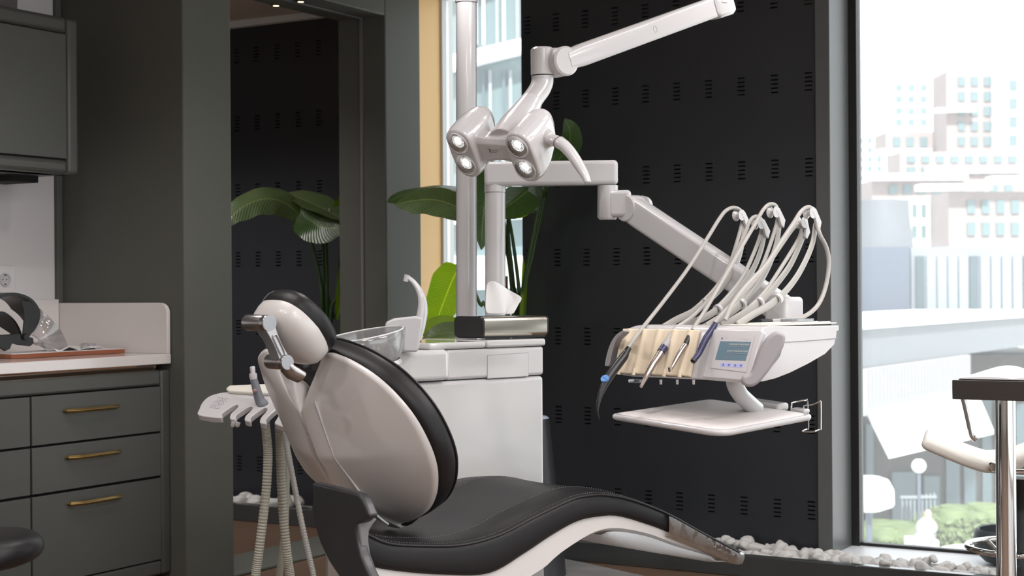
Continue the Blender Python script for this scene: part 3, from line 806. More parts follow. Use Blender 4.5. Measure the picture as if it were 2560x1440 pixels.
    def lk(r_a, r_b, d):
        pts = []
        for i in range(9):
            f = i / 8; hw = r_a + (r_b - r_a) * f - 0.006 * math.sin(math.pi * f)
            pts.append(j1 + ax * (ln * f) + sd * hw + a1 * d)
        return pts + [j1 + ax * (ln * i / 8) - sd * (r_a + (r_b - r_a) * i / 8 - 0.006 * math.sin(math.pi * i / 8)) + a1 * d for i in range(8, -1, -1)]
    MB().loft([lk(0.0185, 0.0165, 0.006), lk(0.0185, 0.0165, 0.05)]).build('joint_link', STEELD, t, bevel=0.002)
    sl = MB(); q0, q1 = j1 + ax * ln * 0.36, j1 + ax * ln * 0.78
    sl.tube(cr([q0 - sd * 0.006, q0 - ax * 0.005, q0 + sd * 0.006, q1 + sd * 0.006, q1 + ax * 0.005, q1 - sd * 0.006], 5, closed=True) + [q0 - sd * 0.006], 0.0022, 6); 
    for v in sl.v: v += a1 * 0.005
    sl.build('link_groove', STEEL, t)
    bk = MB(); c0 = j2 + ax * 0.012 + a1 * 0.025
    bk.tube([c0 + ax * 0.002 + A * 0.004, c0 + ax * 0.018 + A * 0.014, c0 + ax * 0.032 + A * 0.034], [0.014, 0.0165, 0.015], 20, flat=(1.0, 1.7), up=A)
    bk.build('headrest_bracket', STEEL, t)

    # ---------------------------------------------------------- hinge cover below the backrest
    fn = -A
    HO = chair_pt(-0.035, 0, 0.4)
    def hq(pts): return [PP(x, y, HO, fn) for x, y in pts]
    cov = hq([(779, 1206), (835, 1219), (885, 1231), (897, 1236), (906, 1246), (913, 1262), (924, 1291), (912, 1300), (905, 1306), (896, 1309), (890, 1312), (890, 1330), (894, 1360), (903, 1392), (917, 1425), (940, 1470), (860, 1470), (845, 1440), (822, 1405), (800, 1360), (787, 1320), (780, 1282), (778, 1270), (781, 1240)])
    MB().prism(cov, -fn * 0.03).build('hinge_cover', CHAR, t, bevel=0.007)
    TO_ = chair_pt(0, 0.004, 0.4)
    trim = [PP(x, y, TO_, L) for x, y in [(912, 1262), (924, 1291), (937, 1296), (926, 1310), (917, 1325), (915, 1350), (920, 1385), (932, 1415), (954, 1470), (935, 1470), (918, 1430), (905, 1395), (896, 1360), (893, 1330), (892, 1300)]]
    MB().prism(trim, L * 0.012).build('hinge_trim', GREYD, t, bevel=0.004)
    # flank column that carries the hinge down to the stand
    MB().loft([rr(0.0, 0.16, -0.24, -0.06, 0.05), rr(0.02, 0.16, -0.22, -0.05, 0.3), rr(0.04, 0.16, -0.2, -0.05, 0.45)]).build('hinge_column', CHAR, t)
    return t
dental_chair()

# ================================================================== TREATMENT UNIT
E1 = cam_vec(math.sin(R(49)), 0, math.cos(R(49)))         # along the front, right and away
EN = cam_vec(math.cos(R(49)), 0, -math.sin(R(49)))        # front normal, towards us
U0 = P(1360, 900, 5.3)
def uq(x, y, off=0.0): return PP(x, y, U0 + EN * off, EN)
def vz(p, z): return V((p.x, p.y, z))
UTOP = uq(1360, 846).z

def treatment_unit():
    ur = uq(1360, 900); ul = uq(960, 940)
    t = thing('treatment_unit', vz((ur + ul) / 2 - EN * 0.15, 0), 'white dental treatment unit with rinse bowl standing behind the chair', 'treatment unit')
    seam1, seam2 = uq(1360, 937).z, uq(1360, 945).z
    zb, zm = 0.0, uq(1360, 938).z
    zl = uq(1360, 864).z
    wl = (ul - ur).length
    D = 0.34
    b = ur; b0 = vz(b, 0)
    MB().obox(vz(ur, 0.02) - E1 * wl, E1 * wl, -EN * D, UP * (zm - 0.0015 - 0.02)).build('lower_body', UNITW, t, bevel=0.014, seg=4)
    pm = uq(1116, 900); wr = (pm - ur).length
    MB().obox(vz(ur, zm + 0.0015) - E1 * (wr - 0.001), E1 * (wr - 0.001), -EN * D, UP * (zl - zm - 0.003)).build('upper_body', UNITW, t, bevel=0.01, seg=4)
    # lid slabs
    pc = uq(1219, 860); wc = (pc - ur).length
    MB().obox(vz(ur, zl) - E1 * (wc - 0.001) + EN * 0.006, E1 * (wc + 0.004), -EN * (D + 0.01), UP * (UTOP - zl)).build('lid', UNITW, t, bevel=0.008, seg=4)
    MB().obox(vz(ur, zl) - E1 * (wr + 0.07) + EN * 0.004, E1 * (wr + 0.07 - wc), -EN * (D + 0.006), UP * (UTOP - zl - 0.002)).build('lid', UNITW, t, bevel=0.010, seg=4)
    # front flap
    q = [uq(1219, 889, 0.0015), uq(1321, 882, 0.0015), uq(1321, 940, 0.0015), uq(1219, 946, 0.0015)]
    MB().prism(q, -EN * 0.004).build('front_flap', UNITW, t, bevel=0.001)
    fr = MB(); q2 = [p - EN * 0.0012 for p in q]
    for a, c in zip(q2, q2[1:] + q2[:1]): fr.tube([a, c], 0.0014, 6)
    fr.build('flap_gap', GREYP, t)
    # bowl carrier block, standing a little proud
    o = vz(pm, zm + 0.003) - E1 * 0.004 + EN * 0.022
    blkw = (uq(905, 930) - pm).length
    zk = uq(1113, 873).z
    MB().obox(o - E1 * blkw, E1 * blkw, -EN * 0.30, UP * (zk - zm - 0.003)).build('bowl_carrier', UNITW, t, bevel=0.016, seg=4)
    # fairing under the bowl
    bc = P(905, 838, 4.72)
    bn = (UP + cam_vec(-0.16, 0, -0.10)).normalized()
    r0 = 0.128
    bl = MB().lathe([(r0 - 0.002, 0.002), (r0, 0.0), (r0 * 0.985, -0.02), (r0 * 0.93, -0.045), (r0 * 0.82, -0.065), (r0 * 0.62, -0.082), (r0 * 0.35, -0.09), (0.02, -0.092), (0.0, -0.092), (0.0, -0.087), (0.02, -0.087), (r0 * 0.6, -0.078), (r0 * 0.79, -0.062), (r0 * 0.90, -0.044), (r0 * 0.955, -0.02), (r0 * 0.965, 0.0)], bc, bn, 56)
    for v in bl.v:
        d_ = (v - bc).dot(bn)
        if d_ < 0: v += bn * (d_ * 0.22)
    rbw = bl.build('rinse_bowl', GLASSB, t, smooth=50)
    u_ = bn.orthogonal().normalized(); w_ = bn.cross(u_)
    MB().tube([bc + (u_ * math.cos(2 * math.pi * k / 60) + w_ * math.sin(2 * math.pi * k / 60)) * (r0 * 0.985) + bn * 0.001 for k in range(61)], 0.0024, 8, caps=False).build('rim', mat('bowl_rim', (0.72, 0.73, 0.73), 0.1, coat=0.6), rbw)
    sp_ = MB().lathe([(r0 * 0.80, -0.088), (r0 * 0.83, -0.100), (r0 * 0.7, -0.12), (r0 * 0.5, -0.17), (0.0, -0.17), (0.0, -0.095), (r0 * 0.5, -0.09)], bc, bn, 48)
    sp_.build('bowl_support', UNITW, t)
    # bracket over the rim with filler spout and curved rinse spout
    BO = P(1010, 830, 4.84); bnm = cam_vec(0.12, 0, -1).normalized()
    bq = lambda x, y: PP(x, y, BO, bnm)
    ol = [(958, 832), (966, 805), (985, 796), (1040, 790), (1058, 795), (1056, 815), (1052, 835), (1048, 868), (1044, 880), (1006, 880), (1008, 840), (1010, 822), (1000, 818), (992, 826), (990, 835)]
    MB().prism([bq(x, y) for x, y in ol], -bnm * 0.055).build('spout_bracket', WHITE, t, bevel=0.007)
    path = cr([bq(x, y) - bnm * 0.027 for x, y in [(1044, 850), (1052, 810), (1058, 775), (1056, 745), (1047, 722), (1034, 704), (1019, 692)]], 6)
    MB().tube(path, [0.014, 0.019, 0.0185, 0.015, 0.012, 0.0095, 0.008, 0.007], 16, flat=(0.8, 1.2)).build('rinse_spout', WHITE, t)
    a, c = bq(1019, 690) - bnm * 0.027, bq(1015, 703) - bnm * 0.027
    MB().cyl(a + UP * 0.004, c - UP * 0.001, 0.0085, 0.008, 14).build('spout_tip', WHITE, t)
treatment_unit()

def tissue_box():
    O = P(1209, 842, 5.24)
    ex = cam_vec(math.sin(R(60)), 0, math.cos(R(60))); ey = cam_vec(-math.sin(R(50)), 0, math.cos(R(50)))
    hN = cam_vec(math.cos(R(60)), 0, -math.sin(R(60)))
    zb = UTOP + 0.002
    p1 = PP(1371, 830, O, hN); wx = (p1 - O).dot(ex)
    z1 = PP(1209, 792, O, hN).z
    O.z = zb
    wy = 0.13
    t = thing('tissue_box', O + ex * wx / 2 + ey * wy / 2, 'brushed metal tissue box with black ends on top of the treatment unit', 'tissue box')
    h = z1 - zb
    # rounded tube section swept along ex
    def sec(x, e=0.0):
        pts = []; r = 0.016
        for cy, cz, a0 in [(wy - r, h - r, 0), (r, h - r, 90), (r, r + 0.004, 180), (wy - r, r + 0.004, 270)]:
            for k in range(6):
                a = R(a0 + 90 * k / 5); pts.append(O + ex * x + ey * (cy + (r + e) * math.cos(a)) + UP * (cz + (r + e) * math.sin(a)))
        return pts
    MB().loft([sec(0.004), sec(wx - 0.004)]).build('sleeve', BLADE, t)
    MB().loft([sec(-0.004, -0.002), sec(0.0, 0.0015), sec(0.004, 0.0015)]).build('end_cap', BLACKPL, t)
    MB().loft([sec(wx - 0.004, 0.0015), sec(wx, 0.0015), sec(wx + 0.004, -0.002)]).build('end_cap', BLACKPL, t)
    MB().obox(O + ex * 0.006 + ey * 0.006, ex * (wx - 0.012), ey * (wy - 0.012), UP * 0.014).build('base', BLACKPL, t, bevel=0.002)
    MB().obox(O + ex * 0.06 + ey * 0.035 + UP * (h - 0.0015), ex * (wx - 0.12), ey * 0.06, UP * 0.003).build('slot', RUB, t, bevel=0.001)
    # tissue standing out of the slot
    TO = O + ey * 0.065; tq = lambda x, y, d=0.0: PP(x, y, TO + ey * d, hN)
    left = [(1213, 786), (1213, 760), (1214, 735), (1217, 708)]; ridge = [(1262, 786), (1256, 755), (1245, 722), (1233, 700)]
    rgt_ = [(1284, 786), (1292, 770), (1300, 755), (1309, 744)]; lowr = [(1262, 786), (1272, 770), (1286, 752), (1270, 728)]
    rows = []
    for i in range(4):
        a = tq(*left[i]); b = tq(*ridge[i], -0.022); c = tq(*lowr[i], 0.012) if i < 3 else tq(1268, 722, 0.0); d = tq(*rgt_[i], -0.005)
        rows.append([a, a.lerp(b, 0.5) + ey * 0.006, b, b.lerp(c, 0.5) - ey * 0.004, c, c.lerp(d, 0.5), d])
    MB().grid(rows).build('tissue', TISSUE, t, solid=0.0008, sub=2, smooth=60)
tissue_box()

# ------------------------------------------------------------------ operating light
def operating_light():
    Zp = 5.62
    pb = P(1166, 800, Zp); pb.z = UTOP - 0.002
    t = thing('operating_light', pb, 'white four-lens operating light on a sprung arm and tall pole above the chair', 'operating light')
    ptop = P(1166, 8, Zp); ptop2 = P(1166, -60, Zp)
    MB().cyl(pb, ptop, 0.0375, n=40).build('pole', WHITE, t)
    MB().cyl(ptop + UP * 0.001, ptop2, 0.0405, n=40).build('pole_collar', WHITE, t, bevel=0.002)
    je = P(1798, -62, 5.15)
    d = je - ptop2; d.z = 0
    MB().tube([ptop2 + UP * -0.02, V((je.x, je.y, ptop2.z - 0.02))], 0.038, 20, flat=(1.1, 0.9), up=UP).build('top_arm', WHITE, t)
    # joint block on the right and stub up to the top arm
    jb = P(1795, 10, 5.12)
    MB().cyl(jb, V((jb.x, jb.y, ptop2.z - 0.02)), 0.037, n=32).build('arm_stub', WHITE, t)
    ja, jc = P(1414, 152, 4.78), P(1795, 14, 5.12)
    dr = (jc - ja).normalized(); hn = dr.cross(UP).normalized(); vn = hn.cross(dr).normalized()
    def rsec(c, hw, hh, r):
        pts = []
        for cx, cy, a0 in [(hw - r, hh - r, 0), (-hw + r, hh - r, 90), (-hw + r, -hh + r, 180), (hw - r, -hh + r, 270)]:
            for k in range(5):
                a = R(a0 + 90 * k / 4); pts.append(c + hn * (cx + r * math.cos(a)) + vn * (cy + r * math.sin(a)))
        return pts
    MB().loft([rsec(ja + dr * x, 0.026, hh, 0.013) for x, hh in [(0.0, 0.030), (0.06, 0.0345), ((jc - ja).length - 0.02, 0.034)]]).build('spring_arm', WHITE, t)
    e = P(1630, 69, 4.95) ; 
    rg = MB(); cN = -hn if hn.dot(fwd) > 0 else hn
    cc = ja + dr * ((ja - e).length) + cN * 0.0262
    rg.tube([cc + (dr * math.cos(2 * math.pi * k / 20) + vn * math.sin(2 * math.pi * k / 20) * 1.5) * 0.007 for k in range(21)], 0.0006, 5); rg.build('arm_plug', GREYP, t)
    # big joint block at the right end
    MB().loft([rsec(jc + dr * x, hw, hh, 0.014) for x, hw, hh in [(-0.035, 0.028, 0.030), (-0.025, 0.033, 0.040), (0.03, 0.035, 0.042), (0.045, 0.03, 0.036)]]).build('arm_joint', WHITE, t)
    # knuckle at the lamp end: horizontal drum plus vertical barrel
    kn = P(1403, 155, 4.78)
    MB().lathe([(0, -0.034), (0.040, -0.034), (0.0455, -0.029), (0.0455, 0.029), (0.040, 0.034), (0, 0.034)], kn + cN * -0.002, cN, 40).build('knuckle_drum', WHITE, t)
    bt, bb = P(1356, 121, 4.79), P(1356, 188, 4.79)
    MB().obox(bt - UP * 0.077 + cN * 0.0345, (vz(kn, 0) - vz(bt, 0)) * 1.05, -cN * 0.069, UP * 0.076).build('knuckle_web', WHITE, t, bevel=0.012)
    MB().lathe([(0, 0.002), (0.030, 0.002), (0.036, -0.004), (0.036, -(bt - bb).length), (0.0, -(bt - bb).length)], bt, UP, 40).build('barrel', WHITE, t)
    # elbow below the barrel going into the neck
    el = cr([P(1356, 190, 4.79), P(1356, 205, 4.79), P(1350, 222, 4.78), P(1338, 240, 4.765), P(1322, 262, 4.75)], 6)
    MB().tube(el, [0.034, 0.034, 0.033, 0.032, 0.033], 32).build('elbow', WHITE, t)
    # ---- head, in its own frame
    Lo = P(1229, 391, 4.62)
    n = cam_vec(-0.53, -0.60, -0.60).normalized()
    eh = cam_vec(0.178, -0.022, -0.129); eh = (eh - n * eh.dot(n)).normalized()
    ep = n.cross(eh).normalized()
    if ep.z > 0: ep = -ep                         # points down the face
    hp = lambda a, b, c: Lo + eh * a + ep * b + n * c
    sx, sp = 0.1115, 0.0385
    def stad(cx, hw, hh, depth, cb=0.0, rot=0.0):
        pts = []
        r = hw
        for k in range(20):
            a = 2 * math.pi * k / 20
            y = math.sin(a) * r + math.copysign(max(hh - r, 0), math.sin(a)) * (1 if abs(math.sin(a)) > 1e-6 else 0)
            pts.append(hp(cx + math.cos(a) * r, cb + y, depth))
        return pts
    body = MB()
    for sg in (-1, 1):
        prf = [(0.000, 0.042, 0.081, 0), (-0.004, 0.047, 0.086, 0), (-0.03, 0.051, 0.089, -0.001), (-0.065, 0.051, 0.086, -0.006), (-0.10, 0.049, 0.074, -0.018), (-0.132, 0.041, 0.056, -0.03), (-0.156, 0.028, 0.036, -0.038), (-0.167, 0.011, 0.015, -0.04)]
        body.loft([stad(sg * (sx + 0.0), hw, hh, d_, cb) for d_, hw, hh, cb in prf])
    # bridge between the lobes (concave front)
    br = []
    for i in range(13):
        x = -sx + 2 * sx * i / 12; f = abs(x) / sx
        zf = -0.026 + 0.022 * f ** 2; hh = 0.040 + 0.026 * f ** 2
        br.append([hp(x, -hh, zf - 0.01), hp(x, -hh * 0.6, zf), hp(x, hh * 0.6, zf), hp(x, hh, zf - 0.012), hp(x, hh * 0.9, -0.075), hp(x, 0, -0.088), hp(x, -hh * 0.9, -0.075)])
    body.loft(br)
    # neck from the bridge up to the elbow
    nk0, nk1 = hp(0.018, -0.012, -0.055), P(1330, 252, 4.755)
    path = [nk0.lerp(nk1, k / 6) for k in range(7)]
    body.tube(path, [0.054, 0.053, 0.051, 0.047, 0.042, 0.038, 0.034], 24)
    # handle socket bulge on the right lobe
    hs0, hs1 = hp(sx + 0.02, -0.02, -0.085), hp(sx + 0.068, -0.020, -0.075)
    body.tube([hs0, hs1], [0.034, 0.022], 20)
    body.build('lamp_head', WHITE, t, remesh=0.0032)
    # lens cups
    GLOW = mat('lamp_glow', (0.8, 0.8, 0.8), 0.2, metal=1.0, bump=0.8, bscale=420)
    g_ = GLOW.node_tree; gb = g_.nodes['Principled BSDF']; gb.inputs['Emission Color'].default_value = (1, 0.99, 0.97, 1)
    gn = g_.nodes.new('ShaderNodeTexNoise'); gn.inputs['Scale'].default_value = 330.0; gr_ = g_.nodes.new('ShaderNodeMapRange')
    gr_.inputs[1].default_value = 0.42; gr_.inputs[2].default_value = 0.62; gr_.inputs[3].default_value = 0.15; gr_.inputs[4].default_value = 0.95
    gc = g_.nodes.new('ShaderNodeTexCoord'); g_.links.new(gc.outputs['Object'], gn.inputs['Vector']); g_.links.new(gn.outputs['Fac'], gr_.inputs[0]); g_.links.new(gr_.outputs[0], gb.inputs['Emission Strength'])
    LED = emat('lamp_led', (1.0, 0.98, 0.96), 2.2)
    for sg in (-1, 1):
        for q in (-1, 1):
            c = hp(sg * sx, q * sp - 0.002, 0.0)
            rg = MB().lathe([(0.0335, -0.003), (0.0362, -0.003), (0.0368, 0.002), (0.0352, 0.0042), (0.0335, 0.0030)], c, n, 40)
            rg = rg.build('lens_ring', WHITE, t)
            MB().lathe([(0.0338, 0.0034), (0.031, 0.0022), (0.024, 0.0008), (0.015, 0.0), (0.005, -0.0003), (0.0, -0.0003)], c, n, 40).build('reflector', REFL, rg)
            MB().lathe([(0.0, 0.0026), (0.013, 0.0022), (0.0215, 0.0011), (0.0, 0.0006)], c - ep * 0.006 + eh * 0.003, n, 24).build('glow_dish', GLOW, rg)
            MB().lathe([(0.0, 0.0034), (0.009, 0.0031), (0.0125, 0.0024), (0.0, 0.0020)], c - ep * 0.009 + eh * 0.004, n, 20).build('led', LED, rg)
    # logo between the lenses
    lg = hp(-0.016, -0.004, -0.0245)
    m = MB()
    m.add([lg + eh * a + ep * b for a, b in [(-0.008, -0.006), (-0.001, -0.004), (0.0, 0.001), (-0.003, 0.0), (-0.007, -0.003)]], [[0, 1, 2, 3, 4]])
    m.add([lg + eh * a + ep * b for a, b in [(-0.007, 0.001), (-0.002, 0.003), (0.0, 0.007), (-0.003, 0.0065), (-0.007, 0.004)]], [[0, 1, 2, 3, 4]])
    x = text_mb('Dentsply', lg + eh * 0.003 + ep * 0.000, eh, -ep, 0.0068); m.add(x.v, x.f)
    x = text_mb('Sirona', lg + eh * 0.003 + ep * 0.0066, eh, -ep, 0.0068); m.add(x.v, x.f)
    for v in m.v: v += n * 0.0018
    m.build('logo', INK, t, smooth=0)
    # handle
    hz = 4.56
    hpth = cr([hs1 + (hs0 - hs1) * 0.2, P(1402, 358, 4.52), P(1425, 380, 4.50), P(1447, 412, 4.48), P(1462, 438, 4.46), P(1470, 458, 4.45)], 6)
    MB().tube(hpth, [0.021, 0.0205, 0.019, 0.017, 0.0135, 0.010], 20, flat=(0.85, 1.1)).build('handle', WHITE, t, sub=1)
    rr_ = MB(); pth = hpth[5:8]; rr_.tube([pth[0], pth[0].lerp(pth[1], 0.25)], 0.0222, 24, flat=(0.87, 1.1)); rr_.build('handle_gap', GREYD, t)
    return t
operating_light()

# ================================================================== DELIVERY UNIT
F1 = cam_vec(math.sin(R(45)), 0, -math.cos(R(45)))       # along the front, right and nearer
F2 = cam_vec(math.sin(R(45)), 0, math.cos(R(45)))        # depth, right and away
def front_pt(px, d=0.0):
    t_ = (px - 1280) / FPX; Z = 5.15 / (1 + t_)
    p = CAM + rgt * (t_ * Z) + fwd * Z; p.z = 1.04
    return p + F2 * d
DG = front_pt(1905)
def dq(u, d, z): 
    p = DG + F1 * u + F2 * d; p.z = z; return p
FACE_N = (-F2 * 0.149 - UP * -0.06).normalized()          # leaning front face
FO = dq(0, -0.006, 1.03)
def fq(x, y, off=0.0): return PP(x, y, FO + FACE_N * off, FACE_N)

def delivery_unit():
    Zp = 5.5
    pb = P(1238, 790, Zp); pb.z = UTOP - 0.002
    t = thing('delivery_unit', pb, 'white instrument delivery unit with screen carried on jointed arms beside the black wall', 'delivery unit')
    r = 0.0362
    c1 = P(1238, 482, Zp); c2 = P(1238, 440, Zp)
    MB().cyl(pb, c1, r, n=40).build('pole', WHITE, t)
    MB().cyl(c1 + UP * 0.0008, c2, r * 1.04, n=40).build('pole_collar', WHITE, t, bevel=0.002)
    # horizontal arm
    z0, z1 = P(1300, 466, Zp).z, P(1300, 405, Zp).z
    ae = P(1519, 440, 5.47); a0 = P(1238, 440, Zp)
    dr = vz(ae - a0, 0).normalized(); hn = V((dr.y, -dr.x, 0))
    ln = vz(ae - a0, 0).length
    b = vz(a0, z0)
    MB().obox(b - dr * r - hn * r * 1.1, dr * (ln + 2 * r), hn * 2.2 * r, UP * (z1 - z0)).build('horizontal_arm', WHITE, t, bevel=0.014, seg=4)
    jt = vz(ae, z0); jl = P(1519, 549, 5.47).z
    MB().lathe([(0, 0.0), (r, 0.0), (r, jl - z0 + 0.01), (r - 0.008, jl - z0), (0, jl - z0)], jt - UP * 0.001, UP, 40).build('arm_barrel', WHITE, t)
    ja, jc = P(1578, 521, 5.44), P(1962, 778, 4.95)
    d3 = (jc - ja).normalized(); h3 = d3.cross(UP).normalized(); v3 = h3.cross(d3).normalized()
    cN = -h3 if h3.dot(fwd) > 0 else h3
    MB().obox(vz(jt, jl + 0.006) + hn * 0.034, vz(ja - jt, 0), -hn * 0.068, UP * 0.095).build('barrel_web', WHITE, t, bevel=0.014)
    MB().lathe([(0, -0.034), (0.043, -0.034), (0.047, -0.03), (0.047, 0.03), (0.043, 0.034), (0, 0.034)], ja, cN, 40).build('knuckle_drum', WHITE, t)
    MB().lathe([(0, -0.0075), (0.038, -0.0075), (0.040, 0.0075), (0.0, 0.0075)], ja + v3 * 0.012 + d3 * 0.012 - cN * 0.045, cN, 40).build('knuckle_cap', WHITE, t)
    def rsec(c, hw, hh, rad):
        pts = []
        for cx, cy, q in [(hw - rad, hh - rad, 0), (-hw + rad, hh - rad, 90), (-hw + rad, -hh + rad, 180), (hw - rad, -hh + rad, 270)]:
            for k in range(5):
                a = R(q + 90 * k / 4); pts.append(c + h3 * (cx + rad * math.cos(a)) + v3 * (cy + rad * math.sin(a)))
        return pts
    MB().loft([rsec(ja + d3 * x, hw, hh, 0.014) for x, hw, hh in [(0.0, 0.030, 0.044), (0.05, 0.031, 0.047), ((jc - ja).length, 0.031, 0.045)]]).build('spring_arm', WHITE, t)
    rb = P(1965, 772, 4.86)
    zt_ = P(1965, 742, 4.86).z
    MB().obox(vz(rb, 1.02) - F1 * 0.05 - F2 * 0.05, F1 * 0.085, F2 * 0.10, UP * (zt_ - 1.02)).build('rear_mount', WHITE, t, bevel=0.014, seg=4)
    # body: profile swept along the front, rounded off on the left
    prof_ = [(-0.060, 0.888), (-0.052, 0.884), (0.0, 0.883), (0.06, 0.889), (0.13, 0.902), (0.22, 0.924), (0.312, 0.951), (0.36, 0.978), (0.372, 1.005), (0.374, 1.018), (0.386, 1.020), (0.386, 1.034), (0.02, 1.040), (0.002, 1.038), (-0.008, 1.032), (-0.016, 1.018)]
    def bsec(u, k, sh):
        cz = 0.94
        return [dq(u, 0.02 + (d - 0.02) * (1 - (1 - k) * 0.3) + sh, cz + (z - cz) * (1 - (1 - k) * 0.9)) for d, z in prof_]
    MB().loft([bsec(-0.525, 0.55, 0.02), bsec(-0.518, 0.76, 0.01), bsec(-0.50, 0.90, 0.004), bsec(-0.475, 0.97, 0.0), bsec(-0.44, 1.0, 0), bsec(0.0, 1.0, 0), bsec(0.004, 0.985, 0)]).build('body', WHITE, t, bevel=0.003, smooth=50)
    # flank panel seam on the right side
    fl = MB(); 
    fl.tube([dq(0.0052, 0.02, 0.992), dq(0.0052, 0.20, 0.993), dq(0.0052, 0.372, 0.996)], 0.0012, 6)
    fl.build('flank_seam', GREYP, t)
    # tray top with raised rails
    MB().obox(dq(-0.165, 0.03, 1.0395), F1 * 0.165, F2 * 0.35, UP * 0.004).build('top_pad', IVORY, t, bevel=0.002)
    for k in range(3):
        MB().obox(dq(-0.015 - 0.045 * k, 0.07, 1.0435), F1 * 0.006, F2 * 0.29, UP * 0.004).build('top_rail', IVORY, t, bevel=0.0015)
    # cream silicone front mat with holder grooves
    rows = []; n = 90
    fp = [(-0.060, 0.890), (-0.052, 0.912), (-0.042, 0.945), (-0.030, 0.985), (-0.020, 1.010), (-0.014, 1.023)]
    for i in range(n + 1):
        u = -0.505 + 0.295 * i / n; row = []
        for j in range(25):
            f = j / 24; p = V((lerp_tab([(k / 5, fp[k][0]) for k in range(6)], f), lerp_tab([(k / 5, fp[k][1]) for k in range(6)], f), 0))
            ph = ((u + 0.505) / 0.059) % 1.0
            gr = 0.010 * math.exp(-((ph - 0.5) / 0.16) ** 2) * (1 - 0.6 * f)
            e = 0.008 + gr - (0.006 if i in (0, n) else 0)
            row.append(dq(u, p.x, p.y) + FACE_N * e)
        rows.append(row)
    MB().grid(rows).build('front_mat', CREAM, t, solid=0.004, smooth=60)
    nb = MB()
    for k in range(5):
        u = -0.505 + 0.059 * (k + 0.5); nb.tube([dq(u, -0.058, 0.905) + FACE_N * 0.016, dq(u, -0.062, 0.884) + FACE_N * 0.017], [0.005, 0.006], 10)
    nb.build('mat_tab', CREAM, t)
    pg = MB()
    for x in (1652, 1693, 1734):
        p = fq(x, 949, -0.012); pg.cyl(p, p - UP * 0.014, 0.0045, 0.0035, 10)
    pg.build('under_peg', WHITE, t)
    p = fq(1570, 947, -0.02); MB().obox(p - UP * 0.012, F1 * 0.045, F2 * 0.03, UP * 0.012).build('under_clip', VIAL, t, bevel=0.003)
    # screen module
    md = [fq(x, y, 0.0) for x, y in [(1786, 826), (1906, 827), (1914, 832), (1880, 945), (1862, 957), (1758, 948), (1764, 930)]]
    MB().prism([p - FACE_N * 0.01 for p in md], FACE_N * 0.022).build('screen_housing', WHITE, t, bevel=0.006, seg=3)
    bz = [fq(x, y, 0.0122) for x, y in [(1797, 837), (1887, 838), (1866, 931), (1776, 920)]]
    bez = MB().prism(bz, FACE_N * 0.0012).build('bezel', WHITE, t)
    gp = MB(); 
    for a, c in zip(bz, bz[1:] + bz[:1]): gp.tube([a, c], 0.0007, 6)
    gp.build('bezel_gap', GREYP, bez)
    lc = [fq(x, y, 0.0134) for x, y in [(1801, 853), (1878, 855), (1864, 902), (1788, 899)]]
    MB().prism(lc, FACE_N * 0.0006).build('display', LCDM, bez, smooth=0)
    def quad(mb, x0, y0, w, h, off, sk=-0.24):
        c = [fq(x0 - sk * 0 + (-h * 0.27 if k in (2, 3) else 0) + (w if k in (1, 2) else 0), y0 + (h if k in (2, 3) else 0) + (w * 0.03 if k in (1, 2) else 0), off) for k in range(4)]
        mb.prism(c, FACE_N * 0.0004)
    rowm = MB()
    random.seed(3)
    for k in range(12): quad(rowm, 1823 + k * 4.3, 858.5 + k * 0.1, 3.2, 4.5 * random.uniform(0.6, 1), 0.0141)
    for k in range(12): quad(rowm, 1819 + k * 4.3, 875.5 + k * 0.1, 3.2, 4.5 * random.uniform(0.6, 1), 0.0141)
    rowm.build('display_icons', mat('screen_ivory', (0.36, 0.40, 0.38), 0.5), bez, smooth=0)
    li = MB()
    quad(li, 1820, 866, 54, 0.9, 0.0141); quad(li, 1816, 883, 54, 0.9, 0.0141)
    a_, b_ = fq(1812, 898, 0.0142), fq(1818, 898, 0.0142)
    for x in (1812, 1816, 1826): quad(li, x, 891, 3.5, 0.8, 0.0141); quad(li, x, 895, 5.0, 0.8, 0.0141); quad(li, x + 1, 891, 0.8, 5, 0.0141)
    li.build('display_lines', INKG, bez, smooth=0)
    ex_ = (fq(1887, 838) - fq(1797, 837)).normalized(); ey_ = (fq(1797, 837) - fq(1776, 920)).normalized()
    for i, (x, y) in enumerate([(1803, 907), (1817, 907.5), (1833, 908.5), (1847, 909)]):
        kb = MB(); quad(kb, x, y, 12, 9.5, 0.0134); kk = kb.build('key', BTNV, bez, smooth=0)
        c = fq(x + 5, y + 5, 0.0142); g = MB(); rr_ = 0.0028
        g.tube([c + ex_ * rr_ * 0.8 * math.cos(2 * math.pi * q / 12) + ey_ * rr_ * math.sin(2 * math.pi * q / 12) for q in range(13)], 0.00035, 4)
        if i in (0, 2): g.tube([c + ey_ * 0.0045, c - ey_ * 0.001], 0.00035, 4)
        if i in (1, 3): g.tube([c - ex_ * 0.003, c + ex_ * 0.004 + ey_ * 0.0015], 0.00035, 4)
        g.build('key_symbol', INK, kk)
    lm = MB(); o = fq(1803, 848.5, 0.0134)
    lm.add([o + ex_ * a + ey_ * b for a, b in [(0.000, 0.0065), (0.004, 0.006), (0.0045, 0.003), (0.0035, 0.0022), (0.0, 0.005)]], [[0, 1, 2, 3, 4]])
    lm.add([o + ex_ * a + ey_ * b for a, b in [(0.0, 0.0), (0.0035, 0.0), (0.0045, 0.0015), (0.001, 0.004), (-0.0005, 0.003)]], [[0, 1, 2, 3, 4]])
    lm.build('logo', INK, bez, smooth=0)
    x = text_mb('Dentsply', o + ex_ * 0.0065 + ey_ * 0.0038, ex_, ey_, 0.0048); y2 = text_mb('Sirona', o + ex_ * 0.0065 - ey_ * 0.0006, ex_, ey_, 0.0048)
    x.add(y2.v, y2.f); x.build('maker_lettering', INKG, bez, smooth=0)
